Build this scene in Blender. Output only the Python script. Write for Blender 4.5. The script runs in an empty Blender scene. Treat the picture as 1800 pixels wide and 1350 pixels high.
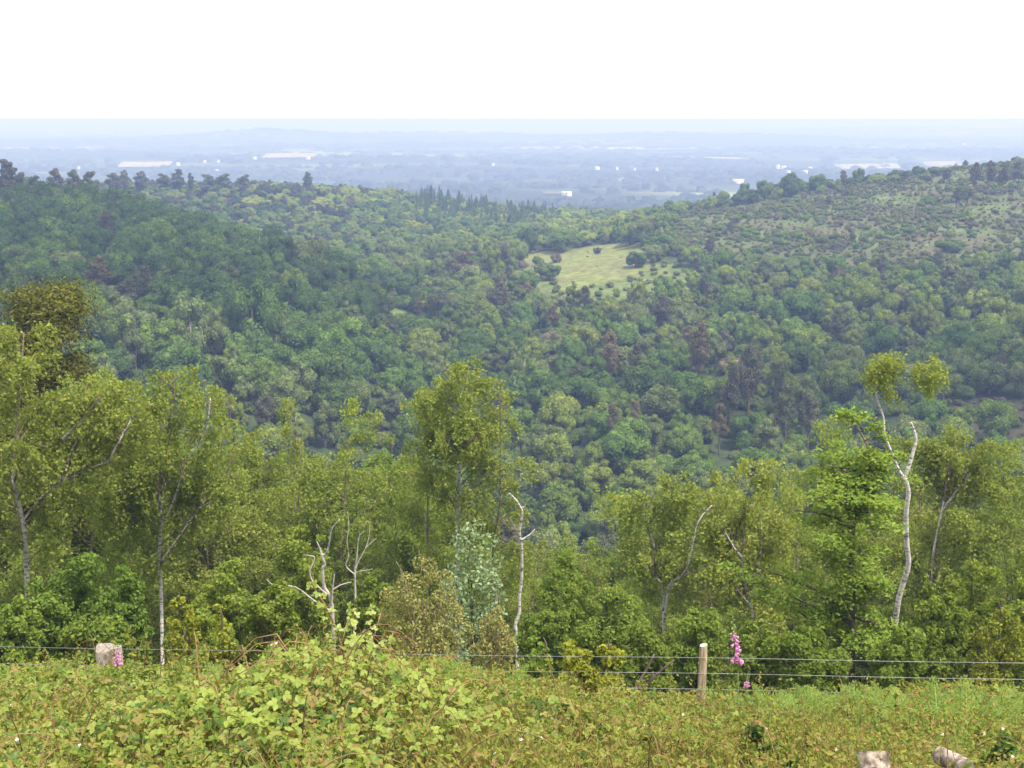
import bpy, bmesh, math, random, time
import numpy as np
from mathutils import Vector, Matrix

T0 = time.time()
SC = bpy.context.scene
COL = SC.collection

# ------------------------------------------------------------------ camera
F, PX0, PY0, HORIZ = 2200.0, 900.0, 675.0, 212.0        # photo pixels (1800 x 1350)
PITCH = math.atan((PY0 - HORIZ) / F)
cam_d = bpy.data.cameras.new('camera')
cam_d.sensor_width = 36.0
cam_d.lens = 36.0 * F / 1800.0
cam_d.clip_start = 0.1
cam_d.clip_end = 120000.0
cam = bpy.data.objects.new('camera', cam_d)
COL.objects.link(cam)
cam.location = (0, 0, 0)
cam.rotation_euler = (math.pi / 2 - PITCH, 0, 0)
SC.camera = cam

# ------------------------------------------------------------------ light
SUN_DIR = Vector((0.42, -0.34, 1.0)).normalized()     # towards the sun: behind the camera, to the right, high
SUN_EL = math.asin(SUN_DIR.z)
SUN_ROT = math.atan2(SUN_DIR.x, SUN_DIR.y)
world = bpy.data.worlds.new('World')
SC.world = world
world.use_nodes = True
wn, wl = world.node_tree.nodes, world.node_tree.links
wn.clear()
w_out = wn.new('ShaderNodeOutputWorld')
w_bg = wn.new('ShaderNodeBackground')
w_bg.inputs['Strength'].default_value = 0.145
w_sky = wn.new('ShaderNodeTexSky')
w_sky.sky_type = 'NISHITA'
w_sky.sun_disc = False
w_sky.sun_elevation = SUN_EL
w_sky.sun_rotation = SUN_ROT
w_sky.air_density = 1.0
w_sky.dust_density = 3.0
w_co = wn.new('ShaderNodeTexCoord')
w_map = wn.new('ShaderNodeMapping')
w_map.inputs['Scale'].default_value = (1.0, 1.0, 3.0)
w_noise = wn.new('ShaderNodeTexNoise')
w_noise.inputs['Scale'].default_value = 2.2
w_noise.inputs['Detail'].default_value = 7.0
w_ramp = wn.new('ShaderNodeValToRGB')
w_ramp.color_ramp.elements[0].position = 0.30
w_ramp.color_ramp.elements[0].color = (6.6, 7.0, 7.6, 1)
w_ramp.color_ramp.elements[1].position = 0.70
w_ramp.color_ramp.elements[1].color = (8.6, 8.7, 8.8, 1)
w_mix = wn.new('ShaderNodeMixRGB')
w_mix.inputs['Fac'].default_value = 0.82                # thin white cloud over most of the sky
wl.new(w_co.outputs['Generated'], w_map.inputs['Vector'])
wl.new(w_map.outputs['Vector'], w_noise.inputs['Vector'])
wl.new(w_noise.outputs['Fac'], w_ramp.inputs['Fac'])
wl.new(w_sky.outputs['Color'], w_mix.inputs['Color1'])
wl.new(w_ramp.outputs['Color'], w_mix.inputs['Color2'])
wl.new(w_mix.outputs['Color'], w_bg.inputs['Color'])
wl.new(w_bg.outputs['Background'], w_out.inputs['Surface'])

sun_d = bpy.data.lights.new('sun', 'SUN')
sun_d.energy = 3.7
sun_d.angle = math.radians(4.0)
sun_d.color = (1.0, 0.93, 0.80)
sun = bpy.data.objects.new('sun', sun_d)
COL.objects.link(sun)
sun.rotation_euler = SUN_DIR.to_track_quat('Z', 'Y').to_euler()
sun.location = (0, -10, 60)

SC.view_settings.view_transform = 'Standard'
SC.view_settings.look = 'None'
SC.view_settings.gamma = 1.0
SC.view_settings.use_curve_mapping = False
SC.view_settings.exposure = 1.25
SC.render.engine = 'CYCLES'
SC.cycles.max_bounces = 7
SC.cycles.diffuse_bounces = 4
SC.cycles.glossy_bounces = 2
SC.cycles.transmission_bounces = 4
SC.cycles.transparent_max_bounces = 6
SC.cycles.volume_bounces = 0
SC.cycles.use_denoising = True

# ------------------------------------------------------------------ helpers
def slope(y):
    "vertical slope Z/Y of the sight line through photo row y"
    return np.tan(np.arctan(-(np.asarray(y, float) - PY0) / F) - PITCH)

def P(x, y, Y):
    "world point seen at photo pixel (x, y), Y metres north of the camera"
    v = -(y - PY0) / F
    return Vector(((x - PX0) / F * Y / (math.cos(PITCH) + v * math.sin(PITCH)), Y, float(slope(y)) * Y))

def pix(X, Y, Z):
    "photo pixel of world points"
    X, Y, Z = np.asarray(X, float), np.asarray(Y, float), np.asarray(Z, float)
    fw = Y * math.cos(PITCH) - Z * math.sin(PITCH)
    up = Y * math.sin(PITCH) + Z * math.cos(PITCH)
    return PX0 + F * X / fw, PY0 - F * up / fw, fw

def tag(o, label=None, cat=None, group=None, kind=None):
    if label: o['label'] = label
    if cat: o['category'] = cat
    if group: o['group'] = group
    if kind: o['kind'] = kind
    return o

def empty(name, loc=(0, 0, 0), rz=0.0):
    o = bpy.data.objects.new(name, None)
    o.empty_display_size = 0.3
    o.location = loc
    o.rotation_euler = (0, 0, rz)
    COL.objects.link(o)
    return o

def link(name, me, parent=None, loc=(0, 0, 0)):
    o = bpy.data.objects.new(name, me)
    o.location = loc
    if parent: o.parent = parent
    COL.objects.link(o)
    return o

def mesh_np(name, V, Q, mats, mi=None, smooth=False):
    V = np.asarray(V, np.float32).reshape(-1, 3)
    Q = np.asarray(Q, np.int32).reshape(-1, 4)
    me = bpy.data.meshes.new(name)
    me.vertices.add(len(V))
    me.vertices.foreach_set('co', V.ravel())
    me.loops.add(Q.size)
    me.loops.foreach_set('vertex_index', Q.ravel())
    me.polygons.add(len(Q))
    me.polygons.foreach_set('loop_start', np.arange(0, Q.size, 4, dtype=np.int32))
    me.polygons.foreach_set('loop_total', np.full(len(Q), 4, np.int32))
    if mi is not None:
        me.polygons.foreach_set('material_index', np.asarray(mi, np.int32))
    if smooth is not False:
        s = np.ones(len(Q), bool) if smooth is True else np.asarray(smooth, bool)
        me.polygons.foreach_set('use_smooth', s)
    for m in (mats if isinstance(mats, (list, tuple)) else [mats]):
        me.materials.append(m)
    me.update(calc_edges=True)
    return me

class Acc:
    "collects quads with a material index"
    def __init__(s): s.V, s.Q, s.M, s.n = [], [], [], 0
    def add(s, V, Q, m=0):
        V = np.asarray(V, float).reshape(-1, 3); Q = np.asarray(Q, int).reshape(-1, 4)
        s.V.append(V); s.Q.append(Q + s.n); s.M.append(np.full(len(Q), m)); s.n += len(V)
    def mesh(s, name, mats, smooth=False):
        return mesh_np(name, np.concatenate(s.V), np.concatenate(s.Q), mats, np.concatenate(s.M), smooth)
    def arrays(s): return np.concatenate(s.V), np.concatenate(s.Q), np.concatenate(s.M)

def tube(acc, pts, rad, sides=6, m=0, cap=True):
    pts = [Vector(p) for p in pts]
    n = len(pts)
    rad = np.broadcast_to(np.asarray(rad, float), (n,)) if np.ndim(rad) == 0 or len(np.atleast_1d(rad)) == n else np.interp(np.linspace(0, 1, n), np.linspace(0, 1, len(rad)), rad)
    V = np.zeros((n, sides, 3))
    a = np.arange(sides) / sides * 2 * math.pi
    d0 = (pts[1] - pts[0]).normalized()
    ref = Vector((1, 0, 0)) if abs(d0.x) < 0.8 else Vector((0, 1, 0))
    u = d0.cross(ref).normalized()
    for i in range(n):
        d = (pts[min(i + 1, n - 1)] - pts[max(i - 1, 0)])
        d = d.normalized() if d.length > 1e-9 else d0
        u = (u - d * u.dot(d))
        u = u.normalized() if u.length > 1e-6 else d.orthogonal().normalized()
        w = d.cross(u)
        V[i] = np.array(pts[i]) + rad[i] * (np.outer(np.cos(a), np.array(u)) + np.outer(np.sin(a), np.array(w)))
    i, j = np.meshgrid(np.arange(n - 1), np.arange(sides), indexing='ij')
    j2 = (j + 1) % sides
    Q = np.stack([i * sides + j, i * sides + j2, (i + 1) * sides + j2, (i + 1) * sides + j], -1).reshape(-1, 4)
    Vf = V.reshape(-1, 3)
    if cap:
        c = len(Vf)
        Vf = np.vstack([Vf, np.array(pts[-1])])
        top = (n - 1) * sides
        Q = np.vstack([Q, [[top + k, top + k + 1, top + (k + 2) % sides, c] for k in range(0, sides, 2)]])
    acc.add(Vf, Q, m)

def smooth_path(pts, n=4):
    "Catmull-Rom through the points"
    pts = [Vector(p) for p in pts]
    if len(pts) < 3: return pts
    out = []
    for i in range(len(pts) - 1):
        p0, p1, p2, p3 = pts[max(i - 1, 0)], pts[i], pts[i + 1], pts[min(i + 2, len(pts) - 1)]
        for k in range(n):
            t = k / n
            out.append(0.5 * ((2 * p1) + (p2 - p0) * t + (2 * p0 - 5 * p1 + 4 * p2 - p3) * t * t + (3 * p1 - p0 - 3 * p2 + p3) * t ** 3))
    out.append(pts[-1])
    return out

def nrm(a): return a / np.maximum(np.linalg.norm(a, axis=-1, keepdims=True), 1e-9)

def frames(N, rng, up=None):
    "rotation matrices whose Z column is N, spun at random (or with Y column near up)"
    N = nrm(N)
    r = rng.normal(size=N.shape) if up is None else np.broadcast_to(up, N.shape) + 0.0
    X = nrm(np.cross(r, N))
    Yv = np.cross(N, X)
    return np.stack([X, Yv, N], -1)

def stamp(T, TQ, C, R, S):
    "copies of a quad template at centres C with rotations R and sizes S"
    C = np.asarray(C); n, k = len(C), len(T)
    S = np.broadcast_to(np.asarray(S, float).reshape(-1, 1, 1) if np.ndim(S) else S, (n, 1, 1))
    V = C[:, None, :] + S * np.einsum('nij,kj->nki', R, T)
    Q = (np.arange(n)[:, None, None] * k + TQ[None]).reshape(-1, 4)
    return V.reshape(-1, 3), Q

LEAF1 = np.array([[0, -.5, 0], [.33, -.02, .07], [0, .5, 0], [-.33, -.02, .07]]); LEAF1Q = np.array([[0, 1, 2, 3]])
LEAF2 = np.array([[0, -.5, 0], [.30, -.22, .10], [.24, .18, .09], [0, .55, -.04], [-.24, .18, .09], [-.30, -.22, .10]])
LEAF2Q = np.array([[0, 1, 2, 3], [0, 3, 4, 5]])

def leaves(acc, C, N, S, rng, m=0, T=LEAF1, TQ=LEAF1Q, up=None):
    V, Q = stamp(T, TQ, C, frames(N, rng, up), S)
    acc.add(V, Q, m)

# ------------------------------------------------------------------ materials
def new_mat(name):
    m = bpy.data.materials.new(name); m.use_nodes = True
    m.node_tree.nodes.clear()
    return m, m.node_tree.nodes, m.node_tree.links

def leaf_mat(name, cols, trans=0.35, objvar=0.18, gloss=0.0, rough=0.5, tint=(1.15, 1.1, 0.6)):
    m, n, l = new_mat(name)
    out = n.new('ShaderNodeOutputMaterial')
    geo = n.new('ShaderNodeNewGeometry')
    ramp = n.new('ShaderNodeValToRGB')
    e = ramp.color_ramp.elements
    e[0].position, e[0].color = 0.0, (*cols[0], 1)
    e[1].position, e[1].color = 1.0, (*cols[-1], 1)
    for i, c in enumerate(cols[1:-1]):
        k = e.new((i + 1) / (len(cols) - 1)); k.color = (*c, 1)
    l.new(geo.outputs['Random Per Island'], ramp.inputs['Fac'])
    oi = n.new('ShaderNodeObjectInfo')
    mr = n.new('ShaderNodeMapRange')
    mr.inputs['To Min'].default_value = 1 - objvar; mr.inputs['To Max'].default_value = 1 + objvar
    l.new(oi.outputs['Random'], mr.inputs['Value'])
    hsv = n.new('ShaderNodeHueSaturation')
    l.new(ramp.outputs['Color'], hsv.inputs['Color'])
    l.new(mr.outputs['Result'], hsv.inputs['Value'])
    mh = n.new('ShaderNodeMath'); mh.operation = 'MULTIPLY_ADD'
    mh.inputs[1].default_value = 0.03 * min(1, objvar / 0.18); mh.inputs[2].default_value = 0.5 - 0.015 * min(1, objvar / 0.18)
    fr = n.new('ShaderNodeMath'); fr.operation = 'FRACT'
    m7 = n.new('ShaderNodeMath'); m7.operation = 'MULTIPLY'; m7.inputs[1].default_value = 7.13
    l.new(oi.outputs['Random'], m7.inputs[0]); l.new(m7.outputs[0], fr.inputs[0]); l.new(fr.outputs[0], mh.inputs[0])
    l.new(mh.outputs[0], hsv.inputs['Hue'])
    dif = n.new('ShaderNodeBsdfDiffuse'); l.new(hsv.outputs['Color'], dif.inputs['Color'])
    tr = n.new('ShaderNodeBsdfTranslucent')
    tm = n.new('ShaderNodeMixRGB'); tm.blend_type = 'MULTIPLY'; tm.inputs['Fac'].default_value = 1; tm.inputs['Color2'].default_value = (*tint, 1)
    l.new(hsv.outputs['Color'], tm.inputs['Color1']); l.new(tm.outputs['Color'], tr.inputs['Color'])
    mx = n.new('ShaderNodeMixShader'); mx.inputs['Fac'].default_value = trans
    l.new(dif.outputs[0], mx.inputs[1]); l.new(tr.outputs[0], mx.inputs[2])
    last = mx
    if gloss > 0:
        gl = n.new('ShaderNodeBsdfGlossy'); gl.inputs['Roughness'].default_value = rough
        gl.inputs['Color'].default_value = (1, 1, 1, 1)
        g2 = n.new('ShaderNodeMixShader'); g2.inputs['Fac'].default_value = gloss
        l.new(mx.outputs[0], g2.inputs[1]); l.new(gl.outputs[0], g2.inputs[2]); last = g2
    l.new(last.outputs[0], out.inputs['Surface'])
    return m

def noise_mat(name, c1, c2, scale=(4, 4, 4), detail=5.0, p=(0.4, 0.6), bump=0.0, rough=0.9, c3=None):
    m, n, l = new_mat(name)
    out = n.new('ShaderNodeOutputMaterial')
    tc = n.new('ShaderNodeTexCoord')
    mp = n.new('ShaderNodeMapping'); mp.inputs['Scale'].default_value = scale
    no = n.new('ShaderNodeTexNoise'); no.inputs['Detail'].default_value = detail; no.inputs['Scale'].default_value = 1.0
    ramp = n.new('ShaderNodeValToRGB')
    e = ramp.color_ramp.elements
    e[0].position, e[0].color = p[0], (*c1, 1)
    e[1].position, e[1].color = p[1], (*c2, 1)
    if c3:
        k = e.new(min(1, p[1] + 0.12)); k.color = (*c3, 1)
    b = n.new('ShaderNodeBsdfPrincipled'); b.inputs['Roughness'].default_value = rough
    b.inputs['Specular IOR Level'].default_value = 0.2
    l.new(tc.outputs['Object'], mp.inputs['Vector']); l.new(mp.outputs[0], no.inputs['Vector'])
    l.new(no.outputs['Fac'], ramp.inputs['Fac']); l.new(ramp.outputs['Color'], b.inputs['Base Color'])
    if bump:
        bp = n.new('ShaderNodeBump'); bp.inputs['Strength'].default_value = bump; bp.inputs['Distance'].default_value = 0.02
        l.new(no.outputs['Fac'], bp.inputs['Height']); l.new(bp.outputs[0], b.inputs['Normal'])
    l.new(b.outputs[0], out.inputs['Surface'])
    return m

def lm(name, c, spread=0.35, **k):
    c = np.array(c)
    return leaf_mat(name, [tuple(c * (1 - spread)), tuple(c), tuple(c * (1 + spread) * np.array([1.08, 1.0, .9]))], **k)

M = {}
M['deep green'] = lm('leaf_deep_green', (0.060, 0.102, 0.024), trans=.28, objvar=.12)
M['mid green'] = lm('leaf_mid_green', (0.088, 0.140, 0.026), trans=.28, objvar=.12)
M['yellow green'] = lm('leaf_yellow_green', (0.126, 0.168, 0.030), trans=.3, objvar=.12)
M['grey green'] = lm('leaf_grey_green', (0.108, 0.140, 0.046), trans=.28, objvar=.12)
M['bright green'] = lm('leaf_sunlit_green', (0.165, 0.21, 0.032), trans=.25)  # sunshine on the far ridge put into the leaf colour
M['brown green'] = lm('needle_brown_green', (0.076, 0.090, 0.044), trans=0.18)
M['dark brown'] = lm('needle_dark_brown', (0.078, 0.080, 0.050), trans=0.15)
M['tan'] = lm('needle_tan', (0.125, 0.108, 0.062), trans=0.2)
M['spruce'] = lm('needle_spruce', (0.056, 0.100, 0.038), trans=0.15)
M['heath olive'] = lm('shrub_olive', (0.115, 0.138, 0.046), trans=.3)
M['heath brown'] = lm('shrub_brown', (0.115, 0.104, 0.062), trans=.3)
M['near pine'] = lm('needle_near_pine', (0.100, 0.102, 0.022), trans=0.2)
M['birch'] = leaf_mat('leaf_birch', [(0.112, 0.156, 0.028), (0.165, 0.208, 0.040), (0.24, 0.265, 0.056)], trans=0.45, objvar=0.12)
M['birch green'] = leaf_mat('leaf_birch_green', [(0.09, 0.142, 0.024), (0.14, 0.19, 0.034), (0.20, 0.24, 0.046)], trans=0.45, objvar=0.12)
M['oak'] = leaf_mat('leaf_oak', [(0.095, 0.155, 0.025), (0.148, 0.212, 0.034), (0.21, 0.262, 0.048)], trans=0.45, objvar=0.1)
M['bush'] = leaf_mat('leaf_bush', [(0.065, 0.110, 0.020), (0.10, 0.150, 0.026), (0.15, 0.19, 0.036)], trans=0.35, objvar=0.15)
M['whitebeam'] = leaf_mat('leaf_whitebeam', [(0.12, 0.18, 0.08), (0.18, 0.25, 0.12), (0.26, 0.32, 0.18)], trans=0.35, objvar=0.05)
M['dry bush'] = leaf_mat('leaf_dry_bush', [(0.14, 0.14, 0.045), (0.20, 0.20, 0.06), (0.29, 0.26, 0.10)], trans=0.3, objvar=0.05)
M['sapling'] = leaf_mat('leaf_sapling', [(0.13, 0.16, 0.02), (0.20, 0.22, 0.03), (0.26, 0.26, 0.04)], trans=0.4, objvar=0.08)
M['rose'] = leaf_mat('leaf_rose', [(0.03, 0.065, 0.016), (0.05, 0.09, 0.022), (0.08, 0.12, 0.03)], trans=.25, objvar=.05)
M['larch'] = leaf_mat('leaf_larch', [(0.09, 0.12, 0.02), (0.14, 0.16, 0.025), (0.19, 0.19, 0.03)], trans=0.3, objvar=0.05)
M['bramble'] = leaf_mat('leaf_bramble', [(0.05, 0.10, 0.017), (0.105, 0.168, 0.024), (0.165, 0.22, 0.032), (0.225, 0.25, 0.052), (0.21, 0.165, 0.048)], trans=0.35, objvar=0.1, gloss=0.012, rough=0.5)
M['herb'] = leaf_mat('leaf_herb', [(0.085, 0.13, 0.028), (0.16, 0.195, 0.036), (0.19, 0.215, 0.042), (0.225, 0.205, 0.056), (0.215, 0.14, 0.056)], trans=0.35, objvar=0.1)
M['bracken'] = leaf_mat('leaf_bracken', [(0.066, 0.118, 0.022), (0.105, 0.16, 0.032), (0.16, 0.20, 0.046)], trans=0.4, objvar=0.12)
M['grass'] = leaf_mat('blade_grass', [(0.10, 0.11, 0.03), (0.15, 0.135, 0.04), (0.18, 0.11, 0.045)], trans=0.35, objvar=0.1)
M['shoot'] = leaf_mat('leaf_shoot', [(0.14, 0.20, 0.026), (0.20, 0.255, 0.035), (0.26, 0.28, 0.06)], trans=0.4, objvar=0.1, gloss=0.03)
M['bark birch'] = noise_mat('bark_birch', (0.075, 0.065, 0.055), (0.32, 0.295, 0.26), scale=(5, 5, 14), p=(0.34, 0.46), bump=0.3, c3=(0.42, 0.385, 0.35))
M['bark birch twig'] = noise_mat('bark_birch_twig', (0.10, 0.075, 0.055), (0.20, 0.15, 0.11), scale=(9, 9, 9))
M['bark dead birch'] = noise_mat('bark_dead_birch', (0.14, 0.12, 0.10), (0.33, 0.30, 0.27), scale=(4, 4, 8), p=(0.3, 0.55), bump=0.3)
M['bark grey'] = noise_mat('bark_grey', (0.10, 0.09, 0.075), (0.24, 0.21, 0.18), scale=(7, 7, 2))
M['bark brown'] = noise_mat('bark_brown', (0.045, 0.035, 0.026), (0.11, 0.085, 0.06), scale=(7, 7, 2), bump=0.5)
M['bark pine'] = noise_mat('bark_pine', (0.08, 0.05, 0.034), (0.17, 0.10, 0.06), scale=(2, 2, 1), bump=0.4)
M['stem bramble'] = noise_mat('stem_bramble', (0.12, 0.055, 0.03), (0.20, 0.13, 0.055), scale=(9, 9, 9))
M['stem green'] = noise_mat('stem_green', (0.12, 0.17, 0.05), (0.20, 0.25, 0.08), scale=(9, 9, 9))
M['post wood'] = noise_mat('post_wood', (0.17, 0.12, 0.075), (0.36, 0.28, 0.19), scale=(28, 28, 3), bump=0.4)
M['post top'] = noise_mat('post_top', (0.30, 0.24, 0.17), (0.46, 0.38, 0.28), scale=(30, 30, 30))
M['stump bark'] = noise_mat('stump_bark', (0.12, 0.09, 0.075), (0.34, 0.29, 0.25), scale=(14, 14, 4), bump=0.7)
M['stump cut'] = noise_mat('stump_cut', (0.13, 0.105, 0.09), (0.21, 0.18, 0.15), scale=(25, 25, 25), bump=0.2)
M['log bark'] = noise_mat('log_bark', (0.10, 0.075, 0.06), (0.30, 0.24, 0.20), scale=(16, 16, 16), bump=0.8)
M['log cut'] = noise_mat('log_cut', (0.11, 0.09, 0.075), (0.20, 0.17, 0.145), scale=(22, 22, 22), bump=0.3)
M['petal'] = leaf_mat('petal_pink', [(0.46, 0.16, 0.32), (0.55, 0.23, 0.42), (0.62, 0.36, 0.52)], trans=0.35, objvar=0.03, tint=(1, .8, .9))
M['petal white'] = leaf_mat('petal_white', [(0.72, 0.70, 0.66), (0.80, 0.76, 0.76)], trans=0.3, objvar=0.03, tint=(1, 1, 1))
M['house wall'] = noise_mat('house_wall', (0.50, 0.48, 0.44), (0.62, 0.60, 0.56), scale=(.1, .1, .1))
M['house roof'] = noise_mat('house_roof', (0.30, 0.22, 0.18), (0.55, 0.50, 0.47), scale=(.05, .05, .05))
m, n, l = new_mat('wire_steel')
o_ = n.new('ShaderNodeOutputMaterial'); b_ = n.new('ShaderNodeBsdfPrincipled')
tc_ = n.new('ShaderNodeTexCoord'); nz_ = n.new('ShaderNodeTexNoise'); nz_.inputs['Scale'].default_value = 6
rp_ = n.new('ShaderNodeValToRGB'); rp_.color_ramp.elements[0].color = (0.16, 0.16, 0.16, 1); rp_.color_ramp.elements[1].color = (0.34, 0.34, 0.34, 1)
l.new(tc_.outputs['Object'], nz_.inputs['Vector']); l.new(nz_.outputs['Fac'], rp_.inputs['Fac']); l.new(rp_.outputs[0], b_.inputs['Base Color'])
b_.inputs['Metallic'].default_value = 0.55; b_.inputs['Roughness'].default_value = 0.45
l.new(b_.outputs[0], o_.inputs['Surface']); M['wire'] = m

# ------------------------------------------------------------------ terrain
TX = np.array([-300, 0, 250, 500, 700, 900, 1050, 1200, 1500, 1800, 2100], float)
TA = (TX - 900) / 2150.0
TAB = [  # Y, ground heights by photo column
    (60,  [-27, -28, -29, -29.5, -30, -30, -30, -30, -30, -30, -30]),
    (120, [-42, -45, -49, -51, -53, -53, -53, -53, -53, -53, -52]),
    (180, [-46, -49, -54, -61, -65, -66, -66, -66, -66, -63, -61]),
    (240, [-38, -41, -44.5, -50, -59, -63, -59, -59, -59, -56, -53]),
    (300, [-32, -35, -38.5, -43, -55, -58, -57, -56, -54, -50, -46]),
    (335, [-30, -33, -36, -39.5, -55, -56, -55, -53, -50, -46, -42]),
    (370, [-28, -31, -34, -42, -54, -54, -52, -50, -46, -44, -40]),
    (420, [-24, -28, -32, -48, -53, -50, -47.5, -43, -39, -36, -32]),
    (480, [-21, -26, -38, -53, -53, -49, -45, -38, -31, -28, -23]),
    (540, [-26, -32, -44, -52, -52, -51, -48, -37, -24, -14.5, -10]),
    (600, [-34, -38, -41, -47, -50, -52, -52, -43, -28, -18, -13]),
    (660, [-40, -42, -35.5, -40, -47, -51, -54, -49, -36, -28, -22]),
    (715, [-44, -46, -38, -36.5, -42, -51, -55, -54, -43, -36, -30]),
    (780, [-52, -54, -50, -46, -47, -57, -60, -60, -54, -48, -42]),
    (900, [-70] * 11), (1200, [-92] * 11), (1600, [-102] * 11), (2600, [-105] * 11), (4200, [-106] * 11), (5400, [-106] * 11)]
CRX = [-300, 0, 200, 330, 400, 440, 480, 520, 560, 600, 700, 760, 845, 870, 900, 940, 1000, 1080, 1130, 1170, 1220, 1300, 1400, 1600, 1800, 2100]
CRY = [250, 247, 243, 237, 230, 224, 220, 222, 228, 231, 231, 234, 235, 232, 233, 236.5, 236, 232, 228, 228.5, 232, 233, 240, 246, 250, 250]
CR2X = [-300, 1150, 1300, 1420, 1500, 1700, 1850, 2100]
CR2Y = [242, 240, 228, 222, 220.5, 219, 218, 218]
FA = np.linspace(-0.75, 0.75, 121)
fx = FA * 2150 + 900
rowsY, rowsZ = [], []
for Yk, zz in TAB:
    rowsY.append(Yk); rowsZ.append(np.interp(FA, TA, zz))
rowsY += [6500, 8000, 9500, 12000, 20000, 32000, 42000]
flat = np.ones_like(FA)
rowsZ += [np.maximum(slope(np.interp(fx, CRX, CRY)) * 6500, -105), -104 * flat, np.maximum(slope(np.interp(fx, CR2X, CR2Y)) * 9500, -104), -104 * flat, -98 * flat, -75 * flat, (-52 + 8 * np.sin(FA * 23)) * flat]
GY = np.exp(np.linspace(math.log(60), math.log(42000), 300))
Zt = np.array([[0.0] * len(FA)] * len(GY))
ly = np.log(np.array(rowsY, float)); lg = np.log(GY)
rz_ = np.array(rowsZ)
for j in range(len(FA)):
    Zt[:, j] = np.interp(lg, ly, rz_[:, j])
for _ in range(3):                                   # soften the joints of the table
    Zp = np.pad(Zt, ((2, 2), (2, 2)), mode='edge')
    w = [.1, .2, .4, .2, .1]
    Zt = sum(w[k] * Zp[k:k + Zt.shape[0], 2:-2] for k in range(5))
    if _ < 1:
        Zp = np.pad(Zt, ((2, 2), (2, 2)), mode='edge')
        Zt = sum(w[k] * Zp[2:-2, k:k + Zt.shape[1]] for k in range(5))
NY = [-60, -6, 0, 4, 7, 11, 15, 25, 35, 47, 60]
NZ = [-1.2, -1.5, -1.65, -3.1, -4.55, -6.2, -7.75, -12.2, -17.0, -23.0, -29.0]

def wob(X, Y, s, seed=0.0):
    return (np.sin(X / s + 1.3 + seed) * np.sin(Y / s * 1.13 + 0.7 * np.sin(X / s * .61 + seed)) + .5 * np.sin(X / s * 2.3 + Y / s * 1.7 + 2 + seed)) / 1.5

def ground(X, Y):
    X, Y = np.asarray(X, float), np.asarray(Y, float)
    zn = np.interp(Y, NY, NZ) - 0.02 * X * np.clip((Y + 6) / 15, 0, 1) + 0.10 * wob(X, Y, 1.7) * np.clip(Y / 6, 0, 1)
    a = np.clip(X / np.maximum(Y, 1), FA[0], FA[-1])
    fi = np.clip((np.log(np.maximum(Y, 60)) - lg[0]) / (lg[1] - lg[0]), 0, len(lg) - 1.001)
    fj = np.clip((a - FA[0]) / (FA[1] - FA[0]), 0, len(FA) - 1.001)
    i, j = fi.astype(int), fj.astype(int); u, v = fi - i, fj - j
    zf = Zt[i, j] * (1 - u) * (1 - v) + Zt[i + 1, j] * u * (1 - v) + Zt[i, j + 1] * (1 - u) * v + Zt[i + 1, j + 1] * u * v
    zf = zf + 13.0 * wob(X / 520, Y / 330, 1.0, 4.0) * np.clip((Y - 1500) / 900, 0, 1) * np.clip((16000 - Y) / 6000, 0, 1)
    zf = np.maximum(zf, -110)
    zf = zf + 0.8 * wob(X, Y, 14.0) * np.clip((900 - Y) / 500, 0, 1)
    b = np.clip((Y - 50) / 25, 0, 1); b = b * b * (3 - 2 * b)
    return zn * (1 - b) + zf * b

def gz(X, Y): return float(ground(X, Y))

def inpoly(px, py, poly):
    px, py = np.asarray(px, float), np.asarray(py, float)
    r = np.zeros(px.shape, bool)
    for k in range(len(poly)):
        (x1, y1), (x2, y2) = poly[k], poly[(k + 1) % len(poly)]
        c = ((y1 > py) != (y2 > py)) & (px < (x2 - x1) * (py - y1) / ((y2 - y1) or 1e-9) + x1)
        r ^= c
    return r

CLEARING = [(900, 456), (935, 446), (985, 441), (1040, 431), (1090, 429), (1125, 436), (1145, 455), (1135, 478), (1090, 492), (1050, 500), (1000, 512), (965, 498), (935, 482)]
MEADOW = [(628, 522), (660, 522), (712, 548), (722, 566), (690, 566), (650, 548)]
RIDGE_FIELD = [(630, 322), (680, 325), (740, 336), (745, 352), (690, 348), (640, 338)]
HEATH = [(1165, 425), (1190, 385), (1260, 340), (1400, 290), (1850, 240), (2100, 240), (2100, 475), (1800, 470), (1620, 470), (1500, 482), (1400, 462), (1300, 450), (1230, 455)]
ROUGH = [(880, 478), (935, 470), (1040, 478), (1180, 462), (1235, 490), (1190, 530), (1010, 545), (930, 520)]
HEATH2 = [(1590, 745), (1640, 712), (1730, 702), (1900, 704), (1900, 760), (1800, 775), (1680, 765)]

def ground_px(X, Y):
    x, y, _ = pix(X, Y, ground(X, Y)); return x, y

tt = np.linspace(-1, 1, 241)
yy = np.concatenate([np.linspace(-60, -8, 8), np.linspace(-6, 60, 110)[:-1], np.exp(np.linspace(math.log(60), math.log(900), 190))[:-1], np.exp(np.linspace(math.log(900), math.log(42000), 120))])
GYY, GTT = np.meshgrid(yy, tt, indexing='ij')
GXX = GTT * (26 + 0.70 * np.maximum(GYY, 0))
GZZ = ground(GXX, GYY)
nr, nc = GXX.shape
ii, jj = np.meshgrid(np.arange(nr - 1), np.arange(nc - 1), indexing='ij')
GQ = np.stack([ii * nc + jj, ii * nc + jj + 1, (ii + 1) * nc + jj + 1, (ii + 1) * nc + jj], -1).reshape(-1, 4)

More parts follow.
